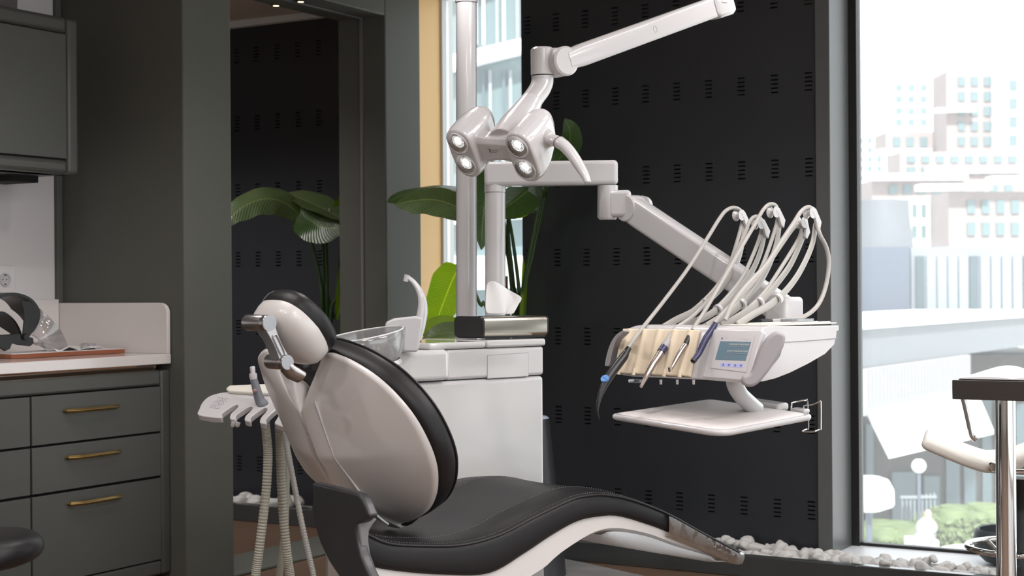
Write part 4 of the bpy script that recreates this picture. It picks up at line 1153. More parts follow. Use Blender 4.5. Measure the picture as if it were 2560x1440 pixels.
    text_mb('Intego', fq(1854, 850.5, 0.0134), ex_, ey_, 0.0098).build('model_lettering', INKV, bez, smooth=0)
    # grey grip wrapping the right front corner
    gN = (-F2 * 0.75 + F1 * 0.66).normalized(); GO = dq(0.012, -0.05, 0.95)
    gq = lambda x, y: PP(x, y, GO, gN)
    ol = cr([gq(x, y) for x, y in [(1938, 829), (1953, 831), (1962, 840), (1961, 855), (1955, 872), (1940, 898), (1925, 921), (1909, 942), (1893, 959), (1880, 966), (1866, 966), (1855, 959), (1853, 948), (1858, 939), (1868, 935), (1876, 928), (1884, 910), (1893, 886), (1905, 862), (1920, 841)]], 3, closed=True)
    MB().prism([p - gN * 0.02 for p in ol], gN * 0.04).build('grip', GREYP, t, bevel=0.009, seg=4, smooth=50)
    ol = cr([PP(x, y, dq(0.0045, 0, 0.95), F1) for x, y in [(1950, 868), (1947, 888), (1934, 906), (1915, 925), (1900, 942), (1912, 920), (1930, 895)]], 3, closed=True)
    MB().prism(ol, F1 * 0.006).build('grip_recess', GREYD, t, bevel=0.002)
    LO = dq(-0.53, -0.02, 0.96); lN = (-F2 * 0.8 - F1 * 0.6).normalized(); lq = lambda x, y: PP(x, y, LO, lN)
    ol = cr([lq(x, y) for x, y in [(1572, 826), (1555, 836), (1541, 856), (1531, 885), (1526, 912), (1530, 915), (1538, 912), (1545, 880), (1556, 850), (1572, 834)]], 3, closed=True)
    MB().prism(ol, lN * 0.018).build('grip', GREYP, t, bevel=0.006, seg=3, smooth=50)
    # whip arms with rollers
    for i in range(5): whip(t, i)
    # tray arm, tray
    path = cr([P(1836, 938, 4.62), P(1838, 962, 4.62), P(1850, 985, 4.64), P(1872, 1008, 4.70), P(1886, 1022, 4.74)], 6)
    MB().tube(path, [0.027, 0.027, 0.026, 0.028, 0.030], 24, flat=(1.0, 0.9), up=F1).build('tray_arm', WHITE, t)
    return t

PLN = [front_pt(x, 0.06) for x in (1605, 1676, 1722, 1772, 1812)]
def iq(i, x, y): return PP(x, y, PLN[i], F1)
ARMS = [
    dict(tip=(1847, 538), br=(1864, 556), arm=[(1861, 560), (1857, 600), (1845, 650), (1822, 695), (1785, 738), (1740, 775), (1690, 800), (1660, 818)]),
    dict(tip=(1895, 559), br=(1914, 575), arm=[(1911, 582), (1902, 625), (1884, 670), (1855, 715), (1815, 758), (1775, 786), (1735, 805), (1712, 817)]),
    dict(tip=(1933, 530), br=(1952, 548), arm=[(1949, 555), (1942, 605), (1928, 650), (1905, 697), (1872, 742), (1836, 775), (1795, 798), (1765, 816)]),
    dict(tip=(2003, 556), br=(2017, 575), arm=[(2010, 585), (1996, 620), (1974, 665), (1945, 705), (1915, 740), (1880, 770), (1840, 795), (1802, 815)]),
    dict(tip=(2024, 532), br=(2042, 550), arm=[(2039, 560), (2032, 605), (2017, 645), (1993, 690), (1962, 730), (1925, 762), (1880, 788), (1843, 812)]),
]
def whip(t, i):
    a = ARMS[i]
    pth = cr([iq(i, *q) for q in a['arm']], 6)
    w = MB().tube(pth, 0.0105, 14, flat=(0.45, 1.1), up=F1).build('whip_arm', HOSE, t)
    tp, br = iq(i, *a['tip']), iq(i, *a['br'])
    MB().lathe([(0, -0.014), (0.018, -0.014), (0.019, -0.011), (0.010, -0.004), (0.010, 0.004), (0.017, 0.010), (0.018, 0.013), (0, 0.013)], tp, F1, 28).build('roller', WHITE, w)
    e = pth[0]; dd = (e - pth[5]).normalized()
    ax = (br - tp).normalized(); nn = F1
    bb = MB().prism([tp - ax * 0.006 + UP * 0.004 + F1 * 0.014, tp + ax * 0.018 + UP * 0.022 + F1 * 0.014, e + dd * 0.006 + F2 * 0.012 + F1 * 0.014, e - dd * 0.02 + F2 * 0.010 + F1 * 0.014, e - dd * 0.012 - F2 * 0.006 + F1 * 0.014, tp + ax * 0.012 - UP * 0.006 + F1 * 0.014], F1 * -0.010)
    bb.build('roller_bracket', WHITE, w, bevel=0.002)
    q = pth[int(len(pth) * 0.64)]
    cl = MB().lathe([(0.009, -0.006), (0.0165, -0.006), (0.0165, 0.006), (0.009, 0.006)], q, (pth[int(len(pth) * 0.64) + 1] - q), 20)
    cl.build('hose_clip', WHITE, w)
DU = delivery_unit()

def fiq(i, x, y):
    """point of a hose or handpiece hanging in front of the holder: brought clear of the front face"""
    p = iq(i, x, y); f = max(0.0, min(1.0, (1.13 - p.z) / 0.07))
    return CAM + (p - CAM) * (1 - 0.0085 * f)
def instrument(i, name, label, hose_px, body, group=None):
    """one handpiece and its hose; hose_px runs from handpiece over the roller and back along the whip arm"""
    p0 = fiq(i, *hose_px[0])
    t = thing(name, p0, label, 'dental handpiece' if i < 4 else 'hose', group)
    pth = cr([fiq(i, *q) if k < 6 else iq(i, *q) for k, q in enumerate(hose_px)], 6)
    n = len(pth)
    for k, p in enumerate(pth): pth[k] = p - F1 * 0.004
    MB().tube(pth, 0.0062, 12).build('hose', HOSE, t)
    body(t)
def seg_path(i, pts, push=0.0): return cr([fiq(i, *q) for q in pts], 5)

def b1(t):
    pb = seg_path(0, [(1572, 870), (1566, 880), (1560, 891), (1546, 909), (1530, 931), (1516, 953), (1507, 972), (1500, 990), (1495, 1010), (1493, 1030), (1498, 1049)])
    MB().tube(pb, [0.0085, 0.010, 0.0135, 0.014, 0.0135, 0.0125, 0.010, 0.0075, 0.0055, 0.004, 0.002], 18).build('handpiece_body', BLACKPL, t)
    c = pb[25]; c2 = pb[24]; d = (pb[26] - pb[24]).normalized(); nn = (-F2 + F1 * 0.15 + UP * 0.2); nn = (nn - d * nn.dot(d)).normalized()
    MB().tube([c + nn * 0.009, c + nn * 0.0150], 0.0125, 24).build('button', BLUEB, t)
    bl = MB(); s_ = d.cross(nn); bl.tube([c + nn * 0.0152 - s_ * 0.012 + d * 0.004, c + nn * 0.0152 + s_ * 0.012 - d * 0.004], 0.0005, 4); bl.build('button_line', NAVY, t)
def b2(t):
    MB().tube(seg_path(1, [(1671, 850), (1664, 862), (1661, 868)], 0.012), [0.009, 0.0115, 0.0115], 18).build('coupling', GREYP, t)
    MB().tube(seg_path(1, [(1661, 867), (1652, 881)], 0.012), [0.0118, 0.0122], 18).build('motor_ring', NAVY, t)
    pb = seg_path(1, [(1653, 880), (1645, 893), (1634, 909), (1625, 925), (1615, 942), (1607, 958), (1603, 966)], 0.012)
    MB().tube(pb, [0.0112, 0.0112, 0.0098, 0.0095, 0.0078, 0.0055, 0.0045], 18).build('handpiece_body', INSTR, t)
    MB().tube([pb[-1], pb[-1] + (pb[-1] - pb[-3]) * 0.6], [0.0048, 0.003], 12).build('tip', CHROME, t)
def b3(t):
    MB().tube(seg_path(2, [(1733, 826), (1727, 836), (1720, 850), (1713, 864)], 0.012), [0.006, 0.0085, 0.009, 0.0088], 18).build('coupling', BLACKPL, t)
    pb = seg_path(2, [(1714, 862), (1704, 876), (1694, 893), (1684, 911), (1677, 922)], 0.012)
    MB().tube(pb, [0.0088, 0.008, 0.007, 0.0055, 0.0052], 18).build('handpiece_body', INSTR, t)
    h = pb[-1]; MB().tube([h + UP * 0.005 - F2 * 0.004, h - UP * 0.008 - F2 * 0.002], [0.0062, 0.0062], 16).build('head', CHROME, t)
def b4(t):
    pb = seg_path(3, [(1789, 808), (1785, 816), (1777, 828), (1767, 843), (1758, 861), (1748, 882), (1738, 896), (1732, 904)], 0.012)
    MB().tube(pb, [0.007, 0.0088, 0.0092, 0.0100, 0.0098, 0.0088, 0.0085, 0.0075], 18).build('handpiece_body', NAVY, t)
    e = pb[-1]; MB().tube([pb[-4], e, e + (e - pb[-3]) * 0.25], [0.0089, 0.0080, 0.005], 16).build('end_cap', BLACKPL, t)
def back(i):   # hose returning along the whip arm
    a = ARMS[i]['arm'][1:]; n = len(a)
    return [(x - 13 - 8 * math.sin(math.pi * k / (n - 1)), y + 4 + 7 * math.sin(math.pi * k / (n - 1))) for k, (x, y) in enumerate(a)]
instrument(0, 'curing_light', 'black curved handpiece with blue oval button, leftmost on the cream holder', [(1572, 870), (1604, 826), (1660, 755), (1722, 672), (1768, 600), (1800, 548), (1818, 526), (1838, 519), (1856, 530), (1857, 560)] + back(0)[1:], b1)
instrument(1, 'motor_handpiece', 'bronze metal handpiece with navy ring, second from the left on the cream holder', [(1671, 850), (1690, 822), (1735, 790), (1790, 730), (1830, 665), (1862, 590), (1878, 552), (1893, 541), (1906, 552), (1903, 590)] + back(1)[1:], b2)
instrument(2, 'turbine_handpiece', 'slim bronze handpiece with black coupling, third from the left on the cream holder', [(1733, 826), (1772, 765), (1815, 690), (1855, 620), (1890, 560), (1911, 524), (1929, 510), (1945, 520), (1944, 560)] + back(2)[1:], b3)
instrument(3, 'scaler_handpiece', 'navy blue handpiece hanging beside the screen on the cream holder', [(1789, 808), (1812, 780), (1865, 728), (1915, 672), (1955, 614), (1985, 572), (2002, 560), (2006, 575), (1992, 610)] + back(3)[2:], b4)
def spare_hose():
    o = P(1903, 804, 4.62)
    q = lambda x, y: PP(x, y, o, F1)
    t = thing('spare_hose', o, 'grey hose with black connector end looping down from the rightmost arm onto the unit top', 'hose')
    pth = cr([q(1925, 803), (q(1968, 800)), q(2012, 790), q(2045, 762), q(2064, 716), q(2072, 660), q(2066, 620), q(2048, 582)] + [iq(4, *c) - F1 * 0.004 for c in [(2040, 536), (2026, 518), (2006, 528), (1985, 560), (1950, 612), (1916, 664), (1870, 712), (1835, 757), (1815, 800)]], 6)
    MB().tube(pth, 0.0068, 12).build('hose', HOSE, t)
    MB().tube([q(1928, 803), q(1915, 804), q(1899, 805)], [0.0075, 0.009, 0.009], 16).build('connector', BLACKPL, t)
spare_hose()

def bur_dish():
    c = P(1992, 806, 4.66); c.z = 1.0445
    t = thing('bur_dish', c, 'small clear dish of metal burs on top of the delivery unit', 'dish')
    o = c - F1 * 0.03 - F2 * 0.04
    mb = MB(); w, d, h = 0.06, 0.085, 0.012
    mb.obox(o, F1 * w, F2 * d, UP * 0.0015)
    for a, b_, e in [(o, F1 * w, F2 * 0.0015), (o + F2 * (d - 0.0015), F1 * w, F2 * 0.0015), (o, F1 * 0.0015, F2 * d), (o + F1 * (w - 0.0015), F1 * 0.0015, F2 * d)]: mb.obox(a, b_, e, UP * h)
    mb.build('dish', VIAL, t, smooth=0)
    bm_ = MB(); random.seed(5)
    for k in range(26):
        p = o + F1 * random.uniform(0.008, w - 0.008) + F2 * random.uniform(0.01, d - 0.01) + UP * random.uniform(0.0028, 0.006); a = random.uniform(0, 6.3)
        dv = F1 * math.cos(a) + F2 * math.sin(a); bm_.tube([p - dv * 0.007, p + dv * 0.007], [0.0008, 0.0011], 6)
    b_ = bm_.build('burs', STEEL, t); b_['kind'] = 'stuff'
bur_dish()

def instrument_tray():
    cs = [P(1522, 1037, 4.65), P(1803, 1082, 4.38), P(2037, 1038, 4.68), P(1775, 999, 4.95)]
    c = sum(cs, V()) / 4
    n_ = (cs[2] - cs[0]).cross(cs[3] - cs[1]).normalized()
    if n_.z < 0: n_ = -n_
    t = thing('instrument_tray', c, 'empty white instrument tray with a mat hung below the delivery unit', 'tray')
    def rounded(k, d, rads=(0.03, 0.06, 0.03, 0.02)):
        q = [c + (p - c) * k + n_ * d for p in cs]; out = []
        for i in range(4):
            a, b_, e = q[i - 1], q[i], q[(i + 1) % 4]; rd = rads[i]
            p0, p1 = b_ + (a - b_).normalized() * rd, b_ + (e - b_).normalized() * rd
            for j in range(7):
                f = j / 6; out.append(p0 * (1 - f) ** 2 + b_ * 2 * f * (1 - f) + p1 * f * f)
        return out
    MB().loft([rounded(0.95, -0.016), rounded(0.985, -0.014), rounded(1.0, -0.008), rounded(1.0, -0.001), rounded(0.985, 0.003), rounded(0.955, 0.003), rounded(0.945, 0.0), rounded(0.9, 0.0)]).build('tray', WHITE, t, smooth=60)
    MB().loft([rounded(0.925, 0.0003), rounded(0.925, 0.0035), rounded(0.91, 0.005)]).build('tray_mat', mat('white_mat', (0.80, 0.76, 0.74), 0.55, bump=0.2, bscale=250), t, smooth=60)
    # carrier bracket at the rear
    o = dq(-0.03, 0.272, 0.795)
    ex = (cs[2] - cs[3]).normalized(); ey = n_.cross(ex)
    b0 = cs[3].lerp(cs[2], 0.30)
    MB().obox(b0 - n_ * 0.006 - ey * 0.012, ex * 0.15, ey * 0.06, n_ * 0.024).build('tray_carrier', WHITE, t, bevel=0.009, seg=3)
    MB().obox(cs[3].lerp(cs[2], 0.78) - n_ * 0.002, ex * 0.05, -ey * -0.03, n_ * 0.014).build('wire_clamp', WHITE, t, bevel=0.005)
    W = P(2000, 1030, 4.74); wn = fwd
    wq = lambda x, y, k=0.0: PP(x, y, W + fwd * k, wn)
    pts = [wq(1990, 1034), wq(1979, 1030), wq(1979, 1010, 0.0), wq(1983, 1006), wq(2014, 1001, 0.02), wq(2019, 1004, 0.02), wq(2021, 1068, 0.02), wq(2017, 1073, 0.02), wq(2008, 1076, 0.0), wq(2008, 1079, 0.0), wq(2030, 1080, -0.02), wq(2050, 1073, -0.02), wq(2052, 1069, -0.02), wq(2052, 1008, -0.02), wq(2048, 1005, -0.02), wq(2030, 1012, -0.02), wq(2012, 1014, -0.01), wq(2009, 1018, 0), wq(2009, 1034, 0)]
    MB().tube(cr(pts, 4), 0.0023, 8).build('wire_holder', CHROME, t)
instrument_tray()

# ================================================================== ASSISTANT ELEMENT (left of the chair)
def assistant_element():
    O = P(600, 1010, 4.9)
    n_ = (UP * 0.90 - fwd * 0.42 - rgt * 0.1).normalized()
    q = lambda x, y, d=0.0: PP(x, y, O, n_) + n_ * d
    t = thing('assistant_element', O, 'white assistant holder with keypad and finger slots on the far side of the chair', 'instrument holder')
    out = [(497, 1037), (498, 1022), (506, 1005), (522, 991), (545, 983), (575, 979), (660, 974), (740, 976), (745, 1066), (690, 1060),
           (692, 1046), (702, 1030), (704, 1022), (696, 1020), (682, 1030), (666, 1047), (664, 1058), (650, 1056),
           (652, 1044), (664, 1030), (668, 1021), (660, 1019), (646, 1028), (628, 1042), (626, 1053), (612, 1050),
           (614, 1039), (628, 1025), (631, 1017), (622, 1016), (606, 1026), (591, 1037), (588, 1048), (575, 1046),
           (577, 1034), (592, 1020), (595, 1012), (586, 1012), (570, 1022), (555, 1033), (552, 1044)]
    out = [(v_.x, v_.y) for v_ in cr([V((a_, b_, 0)) for a_, b_ in out], 4, closed=True)]
    MB().prism([q(x, y) for x, y in out], -n_ * 0.02).build('holder_plate', WHITE, t, bevel=0.004)
    lid = [(566, 979), (575, 971), (640, 968), (740, 966), (740, 992), (650, 990), (575, 985)]
    MB().prism([q(x, y, 0.0) for x, y in lid], n_ * 0.012).build('top_cover', IVORY, t, bevel=0.004)
    for i, (x, y) in enumerate([(546, 994), (558, 995.5), (537, 1003), (549, 1004.5), (528, 1012.5), (540, 1014)]):
        k = MB(); c = [q(x, y, 0.0006), q(x + 11, y + 1, 0.0006), q(x + 8, y + 8, 0.0006), q(x - 3, y + 7, 0.0006)]
        for a, b in zip(c, c[1:] + c[:1]): k.tube([a, b], 0.0004, 4)
        m_ = q(x + 4, y + 4, 0.0006); ex = (c[1] - c[0]).normalized(); ey = (c[0] - c[3]).normalized()
        k.tube([m_ - ex * 0.002 - ey * 0.002, m_ + ey * 0.003, m_ + ex * 0.002 - ey * (0.002 if i % 2 else -0.001)], 0.0004, 4)
        k.build('key', INKG, t)
    for x in (583, 594): 
        p = q(x, 1047, -0.012); MB().lathe([(0, 0.0), (0.008, 0.0), (0.0075, -0.012), (0.004, -0.016), (0, -0.016)], p, (UP + rgt * 0.3), 12).build('hose_port', WHITE, t)
    # arm back to the treatment unit
    a = q(735, 1000, -0.02); b = P(960, 1010, 5.35); b.z = a.z - 0.02
    MB().tube([a, a.lerp(b, 0.5), b], [0.028, 0.03, 0.03], 16, flat=(0.8, 1.2), up=UP).build('holder_arm', WHITE, t)
assistant_element()

def hose(name, label, px, r, m, corrug=True, Z=(4.86, 4.86), group=None, cat='hose'):
    n = len(px); pts = [P(x, y, Z[0] + (Z[1] - Z[0]) * i / (n - 1)) for i, (x, y) in enumerate(px)]
    for p in pts: p.z = max(p.z, r * 1.3)
    pth = cr(pts, 10)
    if corrug:
        tot = sum((b - a).length for a, b in zip(pth, pth[1:])); k = int(tot / 0.0028)
        dense = resamp(pth, k); rs = [r * (1.0 if i % 3 else 0.86) for i in range(k)]
        o = MB().tube(dense, rs, 16)
    else: o = MB().tube(pth, r, 14)
    return o.build(name, m, smooth=60)
def suction():
    t = thing('spray_handpiece', P(655, 1040, 4.88), 'grey gripped handpiece with white tip and ribbed hose standing in the assistant holder', 'dental handpiece')
    pa = [P(x, y, 4.885) for x, y in [(634, 948), (640, 968), (646, 990), (651, 1003), (656, 1012), (659, 1026), (663, 1050), (665, 1064)]]
    MB().tube(cr(pa, 4), [0.0115, 0.0132, 0.0152, 0.0160, 0.0200, 0.0182, 0.016, 0.013], 18).build('grip', GRIP, t)
    MB().tube([P(635, 952, 4.885), P(633, 941, 4.885), P(632.5, 933, 4.885)], [0.0105, 0.0128, 0.0118], 18).build('collar', WHITE, t, bevel=0.001)
    MB().tube([P(632.5, 934, 4.885), P(631, 918, 4.885), P(630.5, 915.5, 4.885)], [0.0078, 0.0085, 0.006], 18).build('tip', WHITE, t, bevel=0.001)
    MB().sphere(P(637, 977, 4.868), 0.007, 12).build('trigger', mat('trigger_rose', (0.30, 0.17, 0.16), 0.4), t)
    h = hose('hose', '', [(663, 1060), (667, 1095), (670, 1140), (666, 1220), (656, 1310), (646, 1390), (638, 1450), (634, 1560), (660, 1620)], 0.0148, HOSEC, Z=(4.88, 4.9))
    w = h.location.copy(); h.parent = t; h.location = w - t.location
suction()
tag(hose('suction_hose', '', [(698, 1058), (700, 1110), (703, 1200), (709, 1300), (718, 1390), (727, 1450), (740, 1560), (800, 1630)], 0.0150, HOSEC, Z=(4.92, 4.95)), 'thick ribbed grey hose hanging closest to the white chair back', 'hose', 'ribbed hoses below the assistant holder')
tag(hose('suction_hose', '', [(716, 1058), (716, 1130), (715, 1220), (712, 1320), (704, 1400), (697, 1450), (690, 1560), (720, 1640)], 0.0120, HOSEC, False, Z=(4.97, 4.99)), 'smooth grey hose hanging behind the thick ribbed hoses', 'hose')
tag(hose('water_hose', '', [(703, 1058), (716, 1110), (735, 1210), (757, 1320), (775, 1400), (786, 1450), (800, 1540), (860, 1600)], 0.0095, HOSE, True, Z=(4.90, 4.80)), 'thin pale hose slanting to the right under the assistant holder', 'hose')

# ================================================================== PLANT, BIN, PEBBLES
def leaf_on(t, name, pts, wid, m, nrm, fold=0.25, prof_=None, curl=0.0, wav=0.0):
    mid = cr(pts, 6); n = len(mid); vs, fs, uv = [], [], []
    pr = prof_ or [(0, 0.08), (0.12, 0.62), (0.3, 0.95), (0.5, 1.0), (0.75, 0.78), (0.92, 0.35), (1.0, 0.02)]
    K = 10
    for i, p in enumerate(mid):
        tg = (mid[min(i + 1, n - 1)] - mid[max(i - 1, 0)]).normalized()
        nn = (nrm - tg * nrm.dot(tg)).normalized(); sd = tg.cross(nn)
        w = wid * lerp_tab(pr, i / (n - 1))
        for k in range(K + 1):
            u = -1 + 2 * k / K
            vs.append(p + sd * (u * w) + nn * (abs(u) * fold * w - curl * u * u * w + wav * w * math.sin(i * 0.9 + 2 * u) * abs(u))); uv.append((u, i / (n - 1)))
    for i in range(n - 1):
        for k in range(K):
            a = i * (K + 1) + k; fs.append([a, a + 1, a + K + 2, a + K + 1])
    mb = MB(); mb.v = vs; mb.f = fs
    return mb.build(name, m, t, smooth=70, uvs=uv)
def plant_parts(t, base, leaves, stems):
    for pts, wid, m, nrm, fold in leaves: leaf_on(t, 'leaf', [P(*q) for q in pts], wid, m, nrm, fold, wav=0.04)
    for pts in stems:
        MB().tube(cr([base + V((random.uniform(-0.03, 0.03), random.uniform(-0.02, 0.02), 0))] + [P(*q) for q in pts], 6), [0.014, 0.010, 0.008, 0.006], 10).build('stem', STEM, t)
def plant():
    base = V((-3.50, 6.0, 0.035))
    t = thing('banana_leaf_plant', base, 'tall green plant with large paddle leaves growing from the pebble bed behind the treatment unit', 'plant')
    bz = base
    def leaf(*a, **k): return leaf_on(t, *a, **k)
    def stem(pts, r, m=STEM): return MB().tube(cr([bz + V((random.uniform(-0.03, 0.03), random.uniform(-0.02, 0.02), 0))] + pts, 6), r, 10).build('stem', m, t)
    Q = P
    toC = -fwd
    # 1 arching leaf on the left, seen from its side: dark upper lobe and ribbed lower lobe
    leaf('leaf', [Q(1222, 520, 6.75), Q(1180, 490, 6.75), Q(1130, 478, 6.72), Q(1070, 480, 6.68), Q(1010, 488, 6.62), Q(968, 506, 6.55)], 0.085, LEAF1, (UP * 0.75 - fwd * 0.65), fold=-0.25, curl=0.1)
    leaf('leaf', [Q(1225, 560, 6.6), Q(1150, 520, 6.58), Q(1090, 500, 6.55), Q(1030, 502, 6.5), Q(985, 512, 6.45)], 0.07, LEAF3, (UP * -0.5 - fwd * 0.85), fold=0.2, wav=0.05)
    # 2 hanging leaf between the poles
    leaf('leaf', [Q(1222, 395, 6.6), Q(1222, 440, 6.58), Q(1213, 500, 6.56), Q(1206, 560, 6.55), Q(1203, 625, 6.55)], 0.075, LEAF1, (toC + rgt * 0.6), fold=0.35)
    leaf('leaf', [Q(1180, 560, 6.95), Q(1190, 500, 6.95), Q(1200, 440, 6.95), Q(1205, 380, 6.9)], 0.085, LEAF2, (toC - rgt * 0.3), fold=0.2)
    # 3 dark leaf right of the second pole with a bright edge
    leaf('leaf', [Q(1345, 455, 6.75), Q(1318, 478, 6.7), Q(1290, 500, 6.65), Q(1262, 520, 6.6), Q(1225, 545, 6.55)], 0.085, LEAF1, (toC * 0.8 + UP * 0.5), fold=-0.2)
    leaf('leaf', [Q(1335, 485, 6.85), Q(1312, 510, 6.85), Q(1290, 530, 6.85), Q(1268, 540, 6.8)], 0.045, LEAF2, (toC + UP * 0.2), fold=0.2)
    # 4 glossy curled leaf against the panel
    leaf('leaf', [Q(1334, 535, 6.7), Q(1340, 500, 6.7), Q(1338, 470, 6.7), Q(1345, 440, 6.7)], 0.032, mat('leaf_gloss', (0.10, 0.14, 0.10), 0.12, coat=0.8), (toC + rgt * -0.5 + UP * 0.4), fold=0.4)
    leaf('leaf', [Q(1352, 500, 6.8), Q(1370, 470, 6.8), Q(1400, 440, 6.75), Q(1440, 430, 6.7)], 0.05, LEAF1, (UP + toC * 0.3), fold=0.2)
    # 5 upper leaf showing behind the lamp
    leaf('leaf', [Q(1372, 430, 6.72), Q(1400, 395, 6.7), Q(1423, 360, 6.66), Q(1424, 325, 6.62), Q(1412, 296, 6.6)], 0.055, LEAF1, (toC + rgt * 0.35), fold=0.2, wav=0.05)
    # 6 bright back-lit leaf low on the left and its neighbours
    leaf('leaf', [Q(1152, 668, 6.85), Q(1136, 690, 6.85), Q(1117, 735, 6.85), Q(1098, 785, 6.85), Q(1080, 842, 6.85)], 0.092, LEAF2, (toC - rgt * 0.35), fold=0.12, prof_=[(0, 0.2), (0.12, 0.7), (0.35, 1.0), (0.65, 0.85), (0.9, 0.5), (1.0, 0.2)])
    leaf('leaf', [Q(1180, 835, 6.6), Q(1150, 818, 6.6), Q(1110, 808, 6.58), Q(1070, 822, 6.55), Q(1035, 850, 6.5)], 0.05, LEAF2, (UP * 0.8 + toC * 0.5), fold=0.2)
    leaf('leaf', [Q(1180, 850, 6.5), Q(1140, 832, 6.5), Q(1100, 835, 6.48), Q(1055, 850, 6.45)], 0.06, LEAF3, (UP * 0.8 + toC * 0.6), fold=0.2)
    # two leaves turned to the mirror
    leaf('leaf', [Q(1280, 440, 6.95), Q(1250, 430, 6.95), Q(1215, 445, 6.9)], 0.06, LEAF1, (UP + toC), fold=0.2)
    stem([Q(1300, 800, 6.93), Q(1297, 720, 6.88), Q(1282, 600, 6.8), Q(1268, 520, 6.7)], [0.014, 0.010, 0.008, 0.006])
    stem([Q(1292, 800, 6.95), Q(1278, 700, 6.9), Q(1272, 600, 6.85), Q(1268, 530, 6.75)], [0.014, 0.010, 0.008, 0.006])
    stem([Q(1303, 800, 6.9), Q(1312, 700, 6.87), Q(1332, 590, 6.83), Q(1350, 495, 6.8)], [0.013, 0.010, 0.008, 0.006])
    stem([Q(1308, 780, 6.92), Q(1330, 640, 6.9), Q(1352, 540, 6.85), Q(1372, 430, 6.72)], [0.012, 0.009, 0.007, 0.006])
    stem([Q(1225, 810, 6.9), Q(1200, 760, 6.88), Q(1170, 690, 6.86), Q(1150, 668, 6.85)], [0.012, 0.009, 0.007, 0.005])
    stem([Q(1280, 720, 6.92), Q(1245, 560, 6.8), Q(1222, 520, 6.75)], [0.012, 0.009, 0.006])
    stem([Q(1284, 720, 6.95), Q(1240, 480, 6.75), Q(1222, 395, 6.6)], [0.012, 0.009, 0.006])
    leaf('young_leaf', [Q(1304, 845, 6.88), Q(1307, 780, 6.88), Q(1310, 710, 6.88), Q(1308, 640, 6.88)], 0.014, LEAF2, toC, fold=0.4)
    stem([Q(1268, 800, 6.97), Q(1264, 735, 6.97), Q(1264, 690, 6.97)], [0.016, 0.013, 0.011], STEMD)
plant()

def far_plant():
    base = PZ(812, 1200, 0.04); base = PY(812, 1200, 6.2); base.z = 0.035
    t = thing('banana_leaf_plant', base, 'dim green plant with broad arching leaves seen through the doorway in the next room', 'plant')
    plant_parts(t, base, [
        ([(770, 560, 7.55), (725, 515, 7.5), (680, 497, 7.45), (630, 505, 7.4), (585, 535, 7.35), (560, 570, 7.3)], 0.085, LEAF3, UP * 0.55 - fwd * 0.85, -0.2),
        ([(775, 570, 7.7), (745, 530, 7.7), (715, 500, 7.7), (705, 478, 7.7)], 0.05, LEAF1, UP * 0.3 - fwd + rgt * 0.2, 0.2),
        ([(720, 482, 7.6), (760, 500, 7.55), (800, 518, 7.5), (850, 540, 7.45), (880, 560, 7.4)], 0.075, LEAF3, UP * 0.9 - fwd * 0.6, 0.25),
        ([(740, 520, 7.55), (775, 550, 7.5), (815, 570, 7.45), (870, 565, 7.4)], 0.10, LEAF1, UP * 0.3 - fwd, 0.1),
        ([(838, 575, 7.5), (848, 530, 7.5), (856, 490, 7.5)], 0.04, LEAF2, -fwd, 0.2),
        ([(842, 800, 7.5), (852, 720, 7.5), (856, 640, 7.5)], 0.018, LEAF2, -fwd, 0.4)],
        [[(806, 800, 7.6), (800, 700, 7.6), (778, 600, 7.6), (770, 560, 7.55)], [(812, 800, 7.62), (810, 690, 7.6), (806, 570, 7.5)], [(818, 800, 7.6), (818, 690, 7.58), (815, 575, 7.48)], [(826, 820, 7.6), (842, 740, 7.55), (850, 640, 7.5)], [(852, 850, 7.6), (835, 790, 7.6), (820, 740, 7.6)]])
far_plant()

def bin_():
    # tapered dark stand with a pale disc top, partly hidden by the unit
    zt = P(1372, 1041, 6.25).z
    c = P(1318, 1041, 6.25); o = V((c.x, c.y, 0))
    r1 = (P(1373, 1041, 6.25) - c).dot(rgt)
    zb_ = P(1389, 1200, 6.25).z; r2 = (P(1389, 1200, 6.25) - P(1318, 1200, 6.25)).dot(rgt)
    rb = r1 + (r2 - r1) * zt / (zt - zb_)
    t = thing('waste_bin', o, 'dark tapered bin with pale lid half hidden behind the right end of the treatment unit', 'bin')
    MB().lathe([(0, 0), (rb, 0), (rb, 0.01), (r1, zt - 0.006), (0, zt - 0.006)], o, UP, 48).build('body', CHAR, t)
    MB().lathe([(0, zt + 0.010), (r1 * 0.5, zt + 0.008), (r1 * 0.9, zt + 0.001), (r1, zt - 0.006), (0, zt - 0.006)], o, UP, 48).build('lid', mat('lid_pale', (0.55, 0.62, 0.72), 0.25), t)
bin_()

